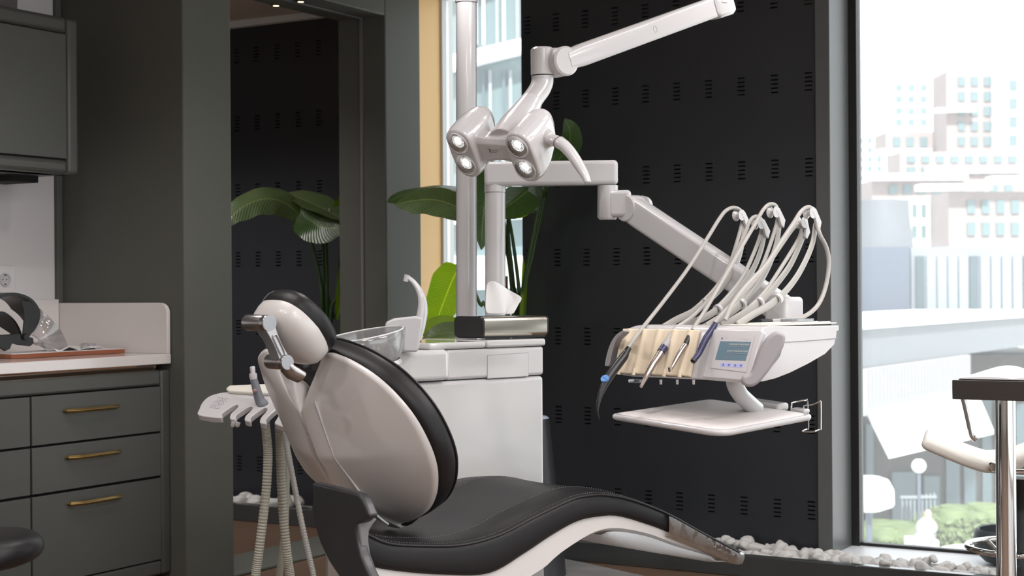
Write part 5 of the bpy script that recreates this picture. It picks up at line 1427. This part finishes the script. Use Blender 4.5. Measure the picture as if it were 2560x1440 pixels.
def pebbles():
    random.seed(11)
    meshes = []
    for k in range(8):
        bm = bmesh.new(); bmesh.ops.create_icosphere(bm, subdivisions=3, radius=1.0)
        sx, sy, sz = random.uniform(0.8, 1.25), random.uniform(0.7, 1.0), random.uniform(0.6, 0.9)
        off = V((k * 7.1, k * 3.3, 0))
        for v in bm.verts:
            p = v.co.copy(); d = 1 + 0.46 * noise.noise(p * 0.95 + off) + 0.12 * noise.noise(p * 2.2 + off)
            v.co = V((p.x * sx, p.y * sy, p.z * sz)) * d
        for f in bm.faces: f.smooth = True
        me = bpy.data.meshes.new('pebble'); bm.to_mesh(me); bm.free(); me.materials.append(PEB); meshes.append(me)
    n = 0; placed = []
    spots = []
    tries = 0
    while len(spots) < 230 and tries < 40000:
        tries += 1
        zone = random.random()
        if zone < 0.45: x = random.uniform(-2.75, -2.13)
        elif zone < 0.82: x = random.uniform(-2.13, -1.45)
        else: x = random.uniform(-3.35, -2.75)
        ymax = YB - 0.055 if x < -2.16 else 6.115
        y = random.uniform(YK + 0.075, ymax)
        r = random.uniform(0.018, 0.034) if x > -2.2 else random.uniform(0.022, 0.042)
        lay = 0
        near = [q for q in spots if (q[0] - x) ** 2 + (q[1] - y) ** 2 < (0.8 * (q[2] + r)) ** 2]
        if any((q[0] - x) ** 2 + (q[1] - y) ** 2 < (0.62 * (q[2] + r)) ** 2 for q in near) or len(near) > 1: continue
        z = 0.035 + r * 0.45
        if near: z = near[0][3] + r * 0.5
        if z > (0.118 if x < -2.2 else 0.088): continue
        spots.append((x, y, r, z))
    proto = None
    for x, y, r, z in spots:
        me = meshes[n % 8]
        if n < 8: o = bpy.data.objects.new('pebble', me)
        else: o = protos[n % 8].copy()
        if n < 8: protos = (protos if n else []) + [o]
        col.objects.link(o)
        o.location = (x, y, z); o.scale = (r, r, r); o.rotation_euler = (random.uniform(-0.5, 0.5), random.uniform(-0.5, 0.5), random.uniform(0, 6.3))
        if x < -2.16: lab, g = 'white pebble in the bed at the foot of the black wall', 'pebbles under the black wall'
        else: lab, g = 'white pebble in the strip along the window ledge', 'pebbles along the window ledge'
        tag(o, lab, 'pebble', g); n += 1
    # the rest of the bed, far less visible, as one
    mb = MB(); 
    for k in range(110):
        x = random.uniform(-4.08, -3.3); y = random.uniform(YK + 0.08, 6.16); r = random.uniform(0.022, 0.04)
        me = meshes[k % 8]; a = random.uniform(0, 6.3); c, s = math.cos(a), math.sin(a)
        mb.add([V((x + r * (v.co.x * c - v.co.y * s), y + r * (v.co.x * s + v.co.y * c), 0.035 + r * 0.45 + r * v.co.z)) for v in me.vertices], [list(p.vertices) for p in me.polygons])
    tag(mb.build('pebble_bed', PEB), 'white pebbles of the bed end under the plant behind the treatment unit', 'pebbles', kind='stuff')
    for k in range(60):
        x = random.uniform(-6.3, -5.0); y = random.uniform(YNK + 0.08, YN - 0.05); r = random.uniform(0.028, 0.05)
        o = protos[k % 8].copy(); col.objects.link(o)
        o.location = (x, y, 0.045 + r * 0.6); o.scale = (r, r, r); o.rotation_euler = (random.uniform(-0.5, 0.5), random.uniform(-0.5, 0.5), random.uniform(0, 6.3))
        tag(o, 'white pebble in the bed seen through the doorway', 'pebble', 'pebbles in the next room')
pebbles()

def floor_sheet():
    c = P(1440, 1425, 6.15); pts = [PZ(x, y, 0.002) for x, y in [(1345, 1402), (1400, 1399), (1470, 1412), (1560, 1432), (1640, 1452), (1700, 1490), (1600, 1520), (1400, 1500), (1330, 1450)]]
    o = MB().prism(cr(pts, 4, closed=True), UP * 0.006).build('floor_mat', mat('mat_grey', (0.42, 0.42, 0.41), 0.18, coat=0.6, var=0.35, vscale=5), bevel=0.002)
    tag(o, 'glossy pale grey mat on the brown floor under the foot end of the chair', 'mat')
floor_sheet()

# ================================================================== BAR TABLE, MAGAZINE, STOOL, BOWL
def bar_table():
    p = P(2380, 950, 4.6); q = P(2380, 998, 4.6)
    zt, zb = p.z, q.z
    t = thing('bar_table', vz(P(2514, 1100, 4.85), 0), 'high dark table with chrome leg by the window at the right', 'table')
    MB().box((p.x, p.y, zb), (p.x + 1.2, p.y + 0.46, zt)).build('table_top', DARKT, t, bevel=0.002)
    for px, Z in [(2514, 4.72)]:
        c = P(px, 1100, Z)
        MB().cyl(V((c.x, c.y, 0.012)), V((c.x, c.y, zb)), 0.0295, n=40).build('leg', CHROME, t)
        MB().lathe([(0, 0), (0.06, 0), (0.06, 0.006), (0.04, 0.012), (0, 0.012)], V((c.x, c.y, 0)), UP, 36).build('foot_disc', CHROME, t)
    for dx, dy in [(0.95, 0.08), (0.95, 0.38), (0.12, 0.39)]:
        c = V((p.x + dx, p.y + dy, 0)); 
        if dx > 0.5: MB().cyl(c + UP * 0.0, V((c.x, c.y, zb)), 0.0295, n=32).build('leg', CHROME, t)
    return zt, p
ZTT, TP = bar_table()
def magazine():
    o = V((TP.x + 0.0, TP.y, ZTT))
    s = PZ(2402, 938, ZTT + 0.001)
    s.y = TP.y + 0.03
    cx = PP(2530, 938, V((0, s.y, 0)), V((0, 1, 0))).x
    x0 = PP(2402, 938, V((0, s.y, 0)), V((0, 1, 0))).x
    w = cx - x0
    t = thing('magazine', V((cx, s.y + 0.1, ZTT)), 'open magazine with white pages lying on the dark high table', 'magazine')
    y0, y1 = TP.y + 0.03, TP.y + 0.29
    for sg in (-1, 1):
        def edge(y, f):
            top = [(cx + sg * w * k / 14, ZTT + 0.0035 + f * 0.026 * math.sin(math.pi * min(1, k / 14 * 0.86 + 0.05)) ** 0.8 * (1 - 0.35 * k / 14)) for k in range(15)]
            return [V((x, y, z)) for x, z in top] + [V((top[-1][0], y, ZTT + 0.003)), V((top[0][0], y, ZTT + 0.003))]
        MB().loft([edge(y0, 0.3), edge(y0 + 0.08, 0.75), edge(y0 + 0.17, 1.1), edge(y1, 1.3)]).build('pages', PAPER, t, smooth=50)
        a, b = sorted((cx, cx + sg * (w + 0.006)))
        MB().box((a, y0 - 0.002, ZTT + 0.0005), (b, y1 + 0.003, ZTT + 0.0028)).build('cover', INK, t)
magazine()

def bar_stool():
    Z = 5.15
    O = P(2470, 1150, Z); sn = (V((0.25, -1, 0))).normalized()     # side plane of the seat
    q = lambda x, y: PP(x, y, O, sn)
    c0 = P(2556, 1200, 5.35)
    t = thing('bar_stool', V((c0.x, c0.y, 0)), 'cream bar stool with chrome frame standing behind the high dark table', 'stool')
    mid = cr([q(x, y) for x, y in [(2318, 1112), (2340, 1122), (2375, 1137), (2415, 1153), (2450, 1165), (2475, 1169), (2520, 1164), (2570, 1150), (2620, 1128), (2650, 1095)]], 6)
    n = len(mid); th = 0.019; dpt = -sn * 0.40
    def ring(d, h):
        up_, lo_ = [], []
        for i, p in enumerate(mid):
            tg = (mid[min(i + 1, n - 1)] - mid[max(i - 1, 0)]).normalized(); nn = sn.cross(tg)
            if nn.z < 0: nn = -nn
            up_.append(p + nn * h + dpt * d); lo_.append(p - nn * h + dpt * d)
        tg = (mid[0] - mid[1]).normalized(); nn = sn.cross(tg)
        if nn.z < 0: nn = -nn
        tip = [mid[0] + dpt * d - nn * (h * math.cos(math.pi * k / 7)) + tg * (h * math.sin(math.pi * k / 7)) for k in range(1, 7)]
        return tip + up_ + lo_[::-1]
    MB().loft([ring(0.0, th * 0.35), ring(0.006, th * 0.75), ring(0.03, th), ring(0.5, th), ring(0.97, th), ring(0.994, th * 0.75), ring(1.0, th * 0.35)]).build('seat', LEATHW, t, smooth=60)
    # back hoop of chrome tube
    bk = [q(2440, 1100), q(2430, 1088), q(2424, 1060), q(2414, 1015), q(2405, 980)]
    hp = cr([p + dpt * 0.55 for p in []] or bk, 5)
    MB().tube(hp, 0.0105, 14).build('arm_tube', CHROME, t)
    bolt = q(2483, 1167); MB().lathe([(0, 0.016), (0.013, 0.016), (0.017, 0.010), (0.018, 0.0), (0, 0.0)], bolt + sn * 0.001, sn, 24).build('frame_bolt', CHROME, t)
    MB().tube([q(2483, 1170), q(2540, 1178), q(2620, 1180)], 0.011, 12).build('frame_tube', CHROME, t)
    MB().prism([q(x, y) + dpt * 0.2 for x, y in [(2440, 1176), (2478, 1190), (2620, 1192), (2620, 1182), (2478, 1184)]], dpt * 0.5).build('seat_plate', RUB, t, bevel=0.003)
    cc = V((c0.x, c0.y, 0)); zs = P(2556, 1195, 5.35).z
    MB().cyl(cc + UP * 0.02, cc + UP * (zs - 0.1), 0.033, n=32).build('column', SLATE, t)
    MB().cyl(cc + UP * (zs - 0.1), cc + UP * zs, 0.05, n=32).build('lift_housing', RUB, t)
    MB().lathe([(0, 0), (0.2, 0), (0.2, 0.006), (0.06, 0.02), (0.03, 0.035), (0, 0.035)], cc, UP, 48).build('base', CHROME, t)
    rc = V((c0.x, c0.y, P(2500, 1375, 5.3).z)); rw = 0.185
    fr = MB(); fr.tube([rc + V((rw * math.cos(2 * math.pi * k / 48), rw * math.sin(2 * math.pi * k / 48), 0)) for k in range(49)], 0.0105, 12, caps=False)
    fr.build('foot_ring', CHROME, t)
    br = MB()
    for k in range(3):
        a = 2 * math.pi * k / 3 + 0.4; d = V((math.cos(a), math.sin(a), 0)); br.tube([rc + d * rw, rc + d * 0.1 - UP * 0.05, cc + UP * (rc.z - 0.06) + d * 0.03], 0.007, 10)
    br.build('ring_stay', CHROME, t)
bar_stool()
def bowl():
    c = PY(2528, 1420, 6.27); c.z = 0.0555
    t = MB().lathe([(0, 0.004), (0.05, 0.0), (0.10, 0.012), (0.135, 0.045), (0.145, 0.09), (0.138, 0.125), (0.128, 0.14), (0.120, 0.137), (0.128, 0.10), (0.12, 0.05), (0.0, 0.02)], c, UP, 48).build('round_bowl', SLATE)
    tag(t, 'dark slate round bowl on the window ledge behind the bar stool', 'bowl')
bowl()

# ================================================================== OUTSIDE
EXTW = mat('render_white', (0.80, 0.82, 0.83), 0.8)
BRICK = mat('pale_brick', (0.31, 0.265, 0.26), 0.85, var=0.15, vscale=0.6)
EXTG = mat('facade_grey', (0.17, 0.185, 0.20), 0.6)
EXTB = mat('facade_bluegrey', (0.11, 0.13, 0.17), 0.45)
EXTL = mat('facade_lightgrey', (0.24, 0.27, 0.30), 0.6)
PANE = mat('teal_pane', (0.14, 0.20, 0.21), 0.15, coat=0.3)
PANED = mat('dark_pane', (0.085, 0.12, 0.135), 0.15)
DKSH = mat('shop_dark', (0.05, 0.048, 0.046), 0.5)
AWN = mat('awning_white', (0.85, 0.85, 0.85), 0.8)
HEDGE = mat('hedge_green', (0.13, 0.175, 0.075), 0.7, var=0.5, vscale=6, bump=0.8, bscale=12)
PAVE = mat('pale_paving', (0.62, 0.62, 0.60), 0.8)
GZ = -3.6
def ebox(px0, py0, px1, py1, Z, depth):
    a, b = P(px0, py0, Z), P(px1, py1, Z)
    return MB().obox(V((a.x, a.y, b.z)), rgt * (b - a).dot(rgt), fwd * depth, UP * (a.z - b.z))
gr = MB().box((-70, YG + 2.0, GZ - 0.2), (60, 160, GZ)).build('ground_outside', PAVE); struct(gr)
def facade(name, label, px0, py0, px1, py1, Z, depth, wm, wins, bands=(), pm=PANE, ground=True, cat='building', frame=None):
    a = P(px0, py0, Z); b = P(px1, py1, Z)
    t = thing(name, V((a.x, a.y, b.z)), label, cat)
    ebox(px0, py0, px1, py1, Z, depth).build('wall', wm, t, smooth=0)
    for (x0, y0, x1, y1) in wins:
        m_ = PANED if (x0 * 7 + y0 * 3) % 5 == 0 else pm
        w = ebox(x0, y0, x1, y1, Z - 0.06, 0.08).build('window', m_, t, smooth=0)
    for (x0, y0, x1, y1) in bands:
        ebox(x0, y0, x1, y1, Z - 0.5, 0.6).build('balcony', EXTW, t, smooth=0)
    return t
# right hand window, from near to far
Z1 = 17.0
bA, bB = P(2137, 822, 16.5), P(2560, 795, 22.4)
bdir = vz(bB - bA, 0).normalized(); bnrm = V((bdir.y, -bdir.x, 0))
if bnrm.dot(fwd) > 0: bnrm = -bnrm                       # towards us
def bpt(px, z, off=0.0):
    """point above the bridge's front line seen at column px"""
    p = PP(px, 900, bA + bnrm * off, bnrm); p.z = z; return p
t = thing('footbridge', bpt(2350, 0.27), 'grey roofed footbridge band crossing the view outside the right window', 'bridge')
e0, e1 = bpt(2050, 0.27), bpt(2680, 0.27)
MB().obox(e0, e1 - e0, -bnrm * 2.5, UP * 0.42).build('parapet', EXTG, t, smooth=0)
MB().obox(e0 + bnrm * 0.06 + UP * 0.42, e1 - e0, -bnrm * 2.6, UP * 0.055).build('coping', EXTW, t, smooth=0)
t = thing('striped_wall', bpt(2290, -0.24), 'white ribbed wall panel under the footbridge outside the right window', 'wall')
e0, e1 = bpt(2165, -0.24, 0.05), bpt(2424, -0.24, 0.05)
MB().obox(e0, e1 - e0, -bnrm * 0.2, UP * 0.505).build('wall', mat('ribbed_white', (0.36, 0.37, 0.375), 0.8), t, smooth=0)
rb = MB()
for k in range(32):
    q = e0.lerp(e1, (k + 0.3) / 32) + UP * 0.12; rb.obox(q, bdir * 0.022, bnrm * 0.03, UP * 0.38)
rb.build('wall_ribs', mat('rib_grey', (0.29, 0.29, 0.30), 0.7), t, smooth=0)
facade('shop_front', 'dark glazed shop front in the street under the white awning', 2050, 890, 2700, 1330, 24.2, 3.0, DKSH,
       [(2165, 1060, 2185, 1300), (2230, 1180, 2290, 1300), (2310, 1190, 2350, 1300), (2365, 1100, 2400, 1300), (2410, 1120, 2440, 1290), (2455, 1000, 2480, 1290), (2490, 1010, 2530, 1290), (2540, 1010, 2620, 1290)])
tp = MB()
c = [bpt(2168, P(2168, 1036, 16.8).z, 0.1), bpt(2440, P(2168, 1036, 16.8).z, 0.1), P(2484, 1085, 18.7), P(2222, 1147, 15.6)]
tag(tp.prism(c, UP * 0.05).build('awning', AWN, smooth=0), 'large white awning sloping out over the shop front', 'awning')
po = ebox(2146, 905, 2158, 1330, 16.4, 0.1).build('bridge_post', EXTB); tag(po, 'slim blue grey post under the footbridge', 'post')
um = thing('parasol', P(2180, 1340, 15.0), 'white parasol open in the street at the left edge of the right window', 'parasol')
ctr = P(2170, 1180, 15.0); rad = 0.27
MB().lathe([(0, 0.07), (0.10, 0.065), (0.2, 0.03), (0.245, -0.05), (0.25, -0.19), (0.23, -0.22), (0.1, -0.27), (0, -0.28)], P(2172, 1208, 15.0), UP, 8).build('canopy', AWN, um, smooth=20)
MB().cyl(V((ctr.x, ctr.y, GZ)), P(2172, 1225, 15.0), 0.03, n=10).build('pole', EXTB, um)
lp = P(2297, 1165, 16.0)
t = thing('street_lamp', V((lp.x, lp.y, GZ)), 'street lamp with white globe in front of the shop front', 'lamp')
MB().sphere(lp, 0.075, 16).build('globe', EXTW, t); MB().cyl(V((lp.x, lp.y, GZ)), lp - UP * 0.05, 0.018, n=10).build('post', EXTB, t)
# seated person in white, far below in the street
def seated_person():
    Zp = 15.2
    t = thing('person', P(2315, 1352, Zp), 'person in white hooded clothing sitting in the street below the right window', 'person')
    q = lambda x, y, k=0: P(x, y, Zp + k)
    sk = mat('person_white', (0.30, 0.285, 0.28), 0.8)
    mb = MB()
    mb.tube(cr([q(2312, 1352), q(2313, 1335), q(2316, 1318), q(2317, 1305), q(2318, 1297), q(2319, 1290)], 4), [0.10, 0.105, 0.095, 0.085, 0.055, 0.030], 16, flat=(1, 1.0))
    mb.sphere(q(2320, 1284), 0.042, 16, (0.9, 0.95, 1.1))
    for sgn in (-1, 1):
        mb.tube(cr([q(2316 + sgn * 14, 1305), q(2316 + sgn * 20, 1322, -0.05), q(2310 + sgn * 10, 1335, -0.22), q(2306 + sgn * 3, 1337, -0.3)], 4), [0.036, 0.034, 0.028, 0.02], 10)
        mb.tube(cr([q(2312 + sgn * 10, 1350), q(2306 + sgn * 11, 1346, -0.35), q(2304 + sgn * 11, 1362, -0.42), q(2304 + sgn * 11, 1392, -0.42)], 4), [0.06, 0.052, 0.045, 0.035], 10)
    mb.build('body', sk, t, remesh=0.012)
    MB().sphere(q(2317, 1285, -0.018), 0.027, 12, (0.9, 0.9, 1.2)).build('face', mat('person_skin', (0.55, 0.36, 0.29), 0.6), t)
    bench = MB().obox(q(2280, 1352, -0.1), rgt * 0.26, fwd * 0.3, -UP * (q(2280, 1352).z - GZ))
    tag(bench.build('bench', EXTW), 'white block bench under the seated person in the street', 'bench')
seated_person()
def hedge(name, label, px0, py0, px1, py1, Z, seed):
    random.seed(seed); a, b = P(px0, py1, Z), P(px1, py1, Z); h = P(px0, py0, Z).z - a.z
    mb = MB(); n = 46
    for i in range(n):
        c = a.lerp(b, random.random()); c += UP * random.uniform(0, h) + fwd * random.uniform(0, 0.5); mb.sphere(c, random.uniform(0.10, 0.20), 8, (1.2, 1.2, 0.9))
    for i in range(500):
        c = a.lerp(b, random.random()) + UP * random.uniform(-0.1, h * 1.15) - fwd * random.uniform(0, 0.2); s_ = 0.045
        d1 = V((random.uniform(-1, 1), random.uniform(-1, 1), random.uniform(-1, 1))).normalized(); d2 = d1.orthogonal()
        mb.add([c - d1 * s_, c + d2 * s_ * 0.5, c + d1 * s_, c - d2 * s_ * 0.5], [[0, 1, 2, 3]])
    z0 = a.z
    if z0 > GZ: mb.obox(V((a.x, a.y, GZ)), b - a, fwd * 0.4, UP * (z0 - GZ + 0.05))
    return tag(mb.build(name, HEDGE), label, 'hedge')
hedge('hedge', 'green hedge to the right of the seated person in the street', 2345, 1300, 2500, 1340, 16.2, 4)
hedge('hedge', 'low green hedge to the left of the seated person in the street', 2205, 1345, 2290, 1362, 15.8, 5)
pv = thing('vehicle_roof', P(2400, 1372, 12.5), 'bright white rounded vehicle roof at the foot of the right window', 'vehicle')
MB().sphere(P(2420, 1392, 12.5), 0.5, 24, (0.62, 0.8, 0.16)).build('roof', AWN, pv)
b0 = P(2420, 1392, 12.5); MB().obox(V((b0.x - 0.28, b0.y - 0.35, GZ)), V((0.56, 0, 0)), V((0, 0.7, 0)), UP * (b0.z - GZ)).build('body', AWN, pv, bevel=0.05)
fc = thing('street_fence', P(2300, 1330, 16.6), 'pale slatted fence behind the seated person', 'fence')
for k in range(9):
    ebox(2255 + k * 10, 1245 - k * 1.5, 2259 + k * 10, 1345, 16.6, 0.03).build('slat', EXTL, fc, smooth=0)
ebox(2252, 1240, 2342, 1246, 16.58, 0.03).build('rail', EXTL, fc, smooth=0)
# band of offices and the round tower
facade('office_block', 'blue grey office block behind the footbridge outside the right window', 2050, 618, 2276, 850, 27.5, 6.0, EXTB, [])
facade('glass_hall', 'long pale glass hall right of the blue grey block outside the window', 2277, 618, 2760, 850, 28.0, 6.0, EXTL, [(2290 + 27 * k, 640, 2312 + 27 * k, 800) for k in range(11)], pm=mat('hall_pane', (0.28, 0.33, 0.37), 0.2))
c = P(2206, 620, 35.0)
tw = thing('round_tower', V((c.x, c.y, GZ)), 'grey flared round tower above the blue grey office block', 'tower')
zt, zb_ = P(2206, 502, 35.0).z, c.z
rt = (P(2272, 502, 35).x - P(2206, 502, 35).x) / rgt.x
MB().lathe([(0, GZ - c.z), (rt * 1.3, GZ - c.z), (rt * 1.16, 0), (rt * 1.03, (zt - zb_) * 0.6), (rt, zt - zb_), (0, zt - zb_)], c, UP, 40).build('drum', EXTG, tw)
# stepped brick apartment blocks
def grid_win(x0, y0, x1, y1, nx, ny, fx=0.55, fy=0.6):
    out = []
    for i in range(nx):
        for j in range(ny):
            w, h = (x1 - x0) / nx, (y1 - y0) / ny
            out.append((x0 + w * (i + 0.5 - fx / 2), y0 + h * (j + 0.5 - fy / 2), x0 + w * (i + 0.5 + fx / 2), y0 + h * (j + 0.5 + fy / 2)))
    return out
facade('apartment_block', 'pale brick apartment block lowest and furthest right behind the glass hall', 2372, 480, 2760, 614, 44, 2, BRICK, grid_win(2410, 490, 2740, 600, 9, 2), [(2300, 460, 2480, 474), (2480, 440, 2760, 456)])
facade('apartment_block', 'white fronted apartment block between round tower and brick block', 2268, 492, 2371, 614, 46, 2, EXTW, grid_win(2275, 500, 2368, 605, 4, 2))
facade('apartment_block', 'stepped pale brick block above the round tower', 2180, 450, 2560, 500, 52, 2, BRICK, grid_win(2215, 455, 2540, 492, 9, 1), [(2180, 434, 2420, 448)])
facade('apartment_block', 'pale brick apartment tier with white balconies in the middle of the far terrace', 2250, 380, 2560, 446, 56, 2, BRICK, grid_win(2260, 385, 2550, 440, 8, 2), [(2320, 418, 2560, 430)])
facade('apartment_block', 'upper pale brick apartment tower left of the white column', 2366, 178, 2488, 378, 60, 2, BRICK, grid_win(2388, 185, 2485, 372, 3, 5), [(2340, 270, 2440, 278), (2487, 165, 2512, 440)])
facade('apartment_block', 'upper pale apartment tower at the far right edge of the window', 2510, 170, 2760, 440, 60, 2, EXTW, grid_win(2515, 190, 2700, 420, 5, 5))
facade('apartment_block', 'pale terrace step on the left side of the far apartment hill', 2215, 330, 2365, 380, 62, 2, BRICK, grid_win(2225, 335, 2360, 375, 4, 1), [(2200, 372, 2330, 384)])
facade('apartment_block', 'faint distant white building between window frame and terrace', 2100, 330, 2214, 500, 80, 2, EXTW, grid_win(2140, 340, 2210, 480, 3, 6))
facade('apartment_block', 'faint distant white block high above the left terrace', 2226, 196, 2330, 330, 85, 2, EXTW, grid_win(2232, 205, 2325, 320, 3, 4))
# left strip: glass building with slanting white bands
def glass_building():
    Zg = 20.0
    t = thing('glass_building', P(1250, 700, Zg), 'pale teal glass building with slanting white floor bands outside the corner window', 'building')
    ebox(1080, -300, 1330, 1050, Zg, 5).build('wall', PANE, t, smooth=0)
    for (yl, yr, h) in [(-110, -150, 50), (122, 94, 38), (330, 315, 24), (530, 522, 26), (640, 640, 90)]:
        c = [P(1060, yl + (yl - yr) * 1.1, Zg - 0.35), P(1345, yr - (yl - yr) * 0.3, Zg - 0.35), P(1345, yr + h * 0.85 - (yl - yr) * 0.3, Zg - 0.35), P(1060, yl + h + (yl - yr) * 1.1, Zg - 0.35)]
        MB().prism(c, fwd * 0.4).build('floor_band', EXTW, t, smooth=0)
    for k in range(9):
        for (y0, y1) in [(-60, 112), (175, 322), (372, 528)]:
            x = 1170 + k * 17
            if (k * 5 + y0) % 3: ebox(x, y0, x + 9, y1, Zg - 0.08, 0.1).build('pane', [PANED, EXTL, mat('pane_pale', (0.5, 0.58, 0.60), 0.2)][(k + y0) % 3], t, smooth=0)
glass_building()

# ================================================================== LIGHT
w = bpy.data.worlds.new('world'); sc.world = w; w.use_nodes = True
nt = w.node_tree; bg = nt.nodes['Background']
sky = nt.nodes.new('ShaderNodeTexSky'); sky.sky_type = 'HOSEK_WILKIE'; sky.turbidity = 6.0; sky.ground_albedo = 0.5
sky.sun_direction = V((0.4, -0.55, 0.7)).normalized()
mx = nt.nodes.new('ShaderNodeMixRGB'); mx.inputs[0].default_value = 0.8; mx.inputs[2].default_value = (0.93, 0.97, 1.0, 1)
nt.links.new(sky.outputs[0], mx.inputs[1]); nt.links.new(mx.outputs[0], bg.inputs['Color'])
bg.inputs['Strength'].default_value = 3.2

sl = bpy.data.lights.new('sun', 'SUN'); sl.energy = 8.0; sl.angle = R(3); sl.color = (1.0, 0.97, 0.93)
so = bpy.data.objects.new('sun', sl); col.objects.link(so); so.rotation_euler = V((-0.35, 0.62, -0.70)).to_track_quat('-Z', 'Y').to_euler()

DL = emat('downlight_glow', (1.0, 0.90, 0.82), 14.0)
def downlight(x, y, e, lab, size=70):
    t = thing('downlight', V((x, y, ZC - 0.006)), lab, 'ceiling light', 'recessed ceiling downlights')
    MB().lathe([(0.030, -0.001), (0.048, -0.001), (0.048, -0.006), (0.034, -0.006)], V((x, y, ZC)), UP, 24).build('trim_ring', WHITE, t)
    MB().lathe([(0, -0.002), (0.030, -0.002), (0.030, -0.004), (0, -0.004)], V((x, y, ZC)), UP, 20).build('diffuser', DL, t)
    l = bpy.data.lights.new('downlight_lamp', 'SPOT'); l.energy = e; l.color = (1.0, 0.945, 0.945); l.spot_size = R(size * 2); l.spot_blend = 0.6; l.shadow_soft_size = 0.04
    o = bpy.data.objects.new('downlight_lamp', l); col.objects.link(o); o.location = (x, y, ZC - 0.03)
for gx, gy in [(-1.5, 0.6), (-1.5, 2.0), (-1.5, 3.4), (-1.5, 4.8), (0.0, 0.6), (0.0, 2.0), (0.0, 3.4), (0.0, 4.8), (-2.9, 1.4), (-2.9, 2.9), (-2.9, 4.4), (-3.6, 0.4), (-3.6, 1.8), (-3.5, 3.2), (-3.0, -1.0), (-1.5, -1.0), (1.5, 2.0), (1.5, 4.0)]:
    downlight(gx, gy, 26, 'small round recessed ceiling downlight above the room')
for gx, gy in [(-5.2, 4.9), (-5.9, 4.9), (-5.2, 3.9), (-6.6, 4.9)]:  # unseen lamps added to lighten the next room
    downlight(gx, gy, 45, 'added ceiling downlight, out of view, brightening the next room')
# broad ceiling panels added out of view as fill light for the room
def panel(x, y, sx, sy, e):
    t = thing('added_fill_panel', V((x, y, ZC - 0.02)), 'square luminous ceiling panel', 'ceiling light', 'added ceiling fill panels')
    MB().box((x - sx / 2 - 0.02, y - sy / 2 - 0.02, ZC - 0.02), (x + sx / 2 + 0.02, y + sy / 2 + 0.02, ZC - 0.0005)).build('panel_frame', WHITE, t)
    l = bpy.data.lights.new('fill_lamp', 'AREA'); l.shape = 'RECTANGLE'; l.size = sx; l.size_y = sy; l.energy = e; l.color = (1.0, 0.95, 0.955)
    o = bpy.data.objects.new('fill_lamp', l); col.objects.link(o); o.location = (x, y, ZC - 0.03)
for x in (-0.7, 0.8): panel(x, 1.2, 0.6, 1.2, 30)
for x in (-0.7, 0.8): panel(x, 4.1, 0.6, 1.2, 26)

# ================================================================== VIEW
vs = sc.view_settings
vs.view_transform = 'Standard'; vs.look = 'None'; vs.gamma = 1.0; vs.exposure = 0.0; vs.use_curve_mapping = False
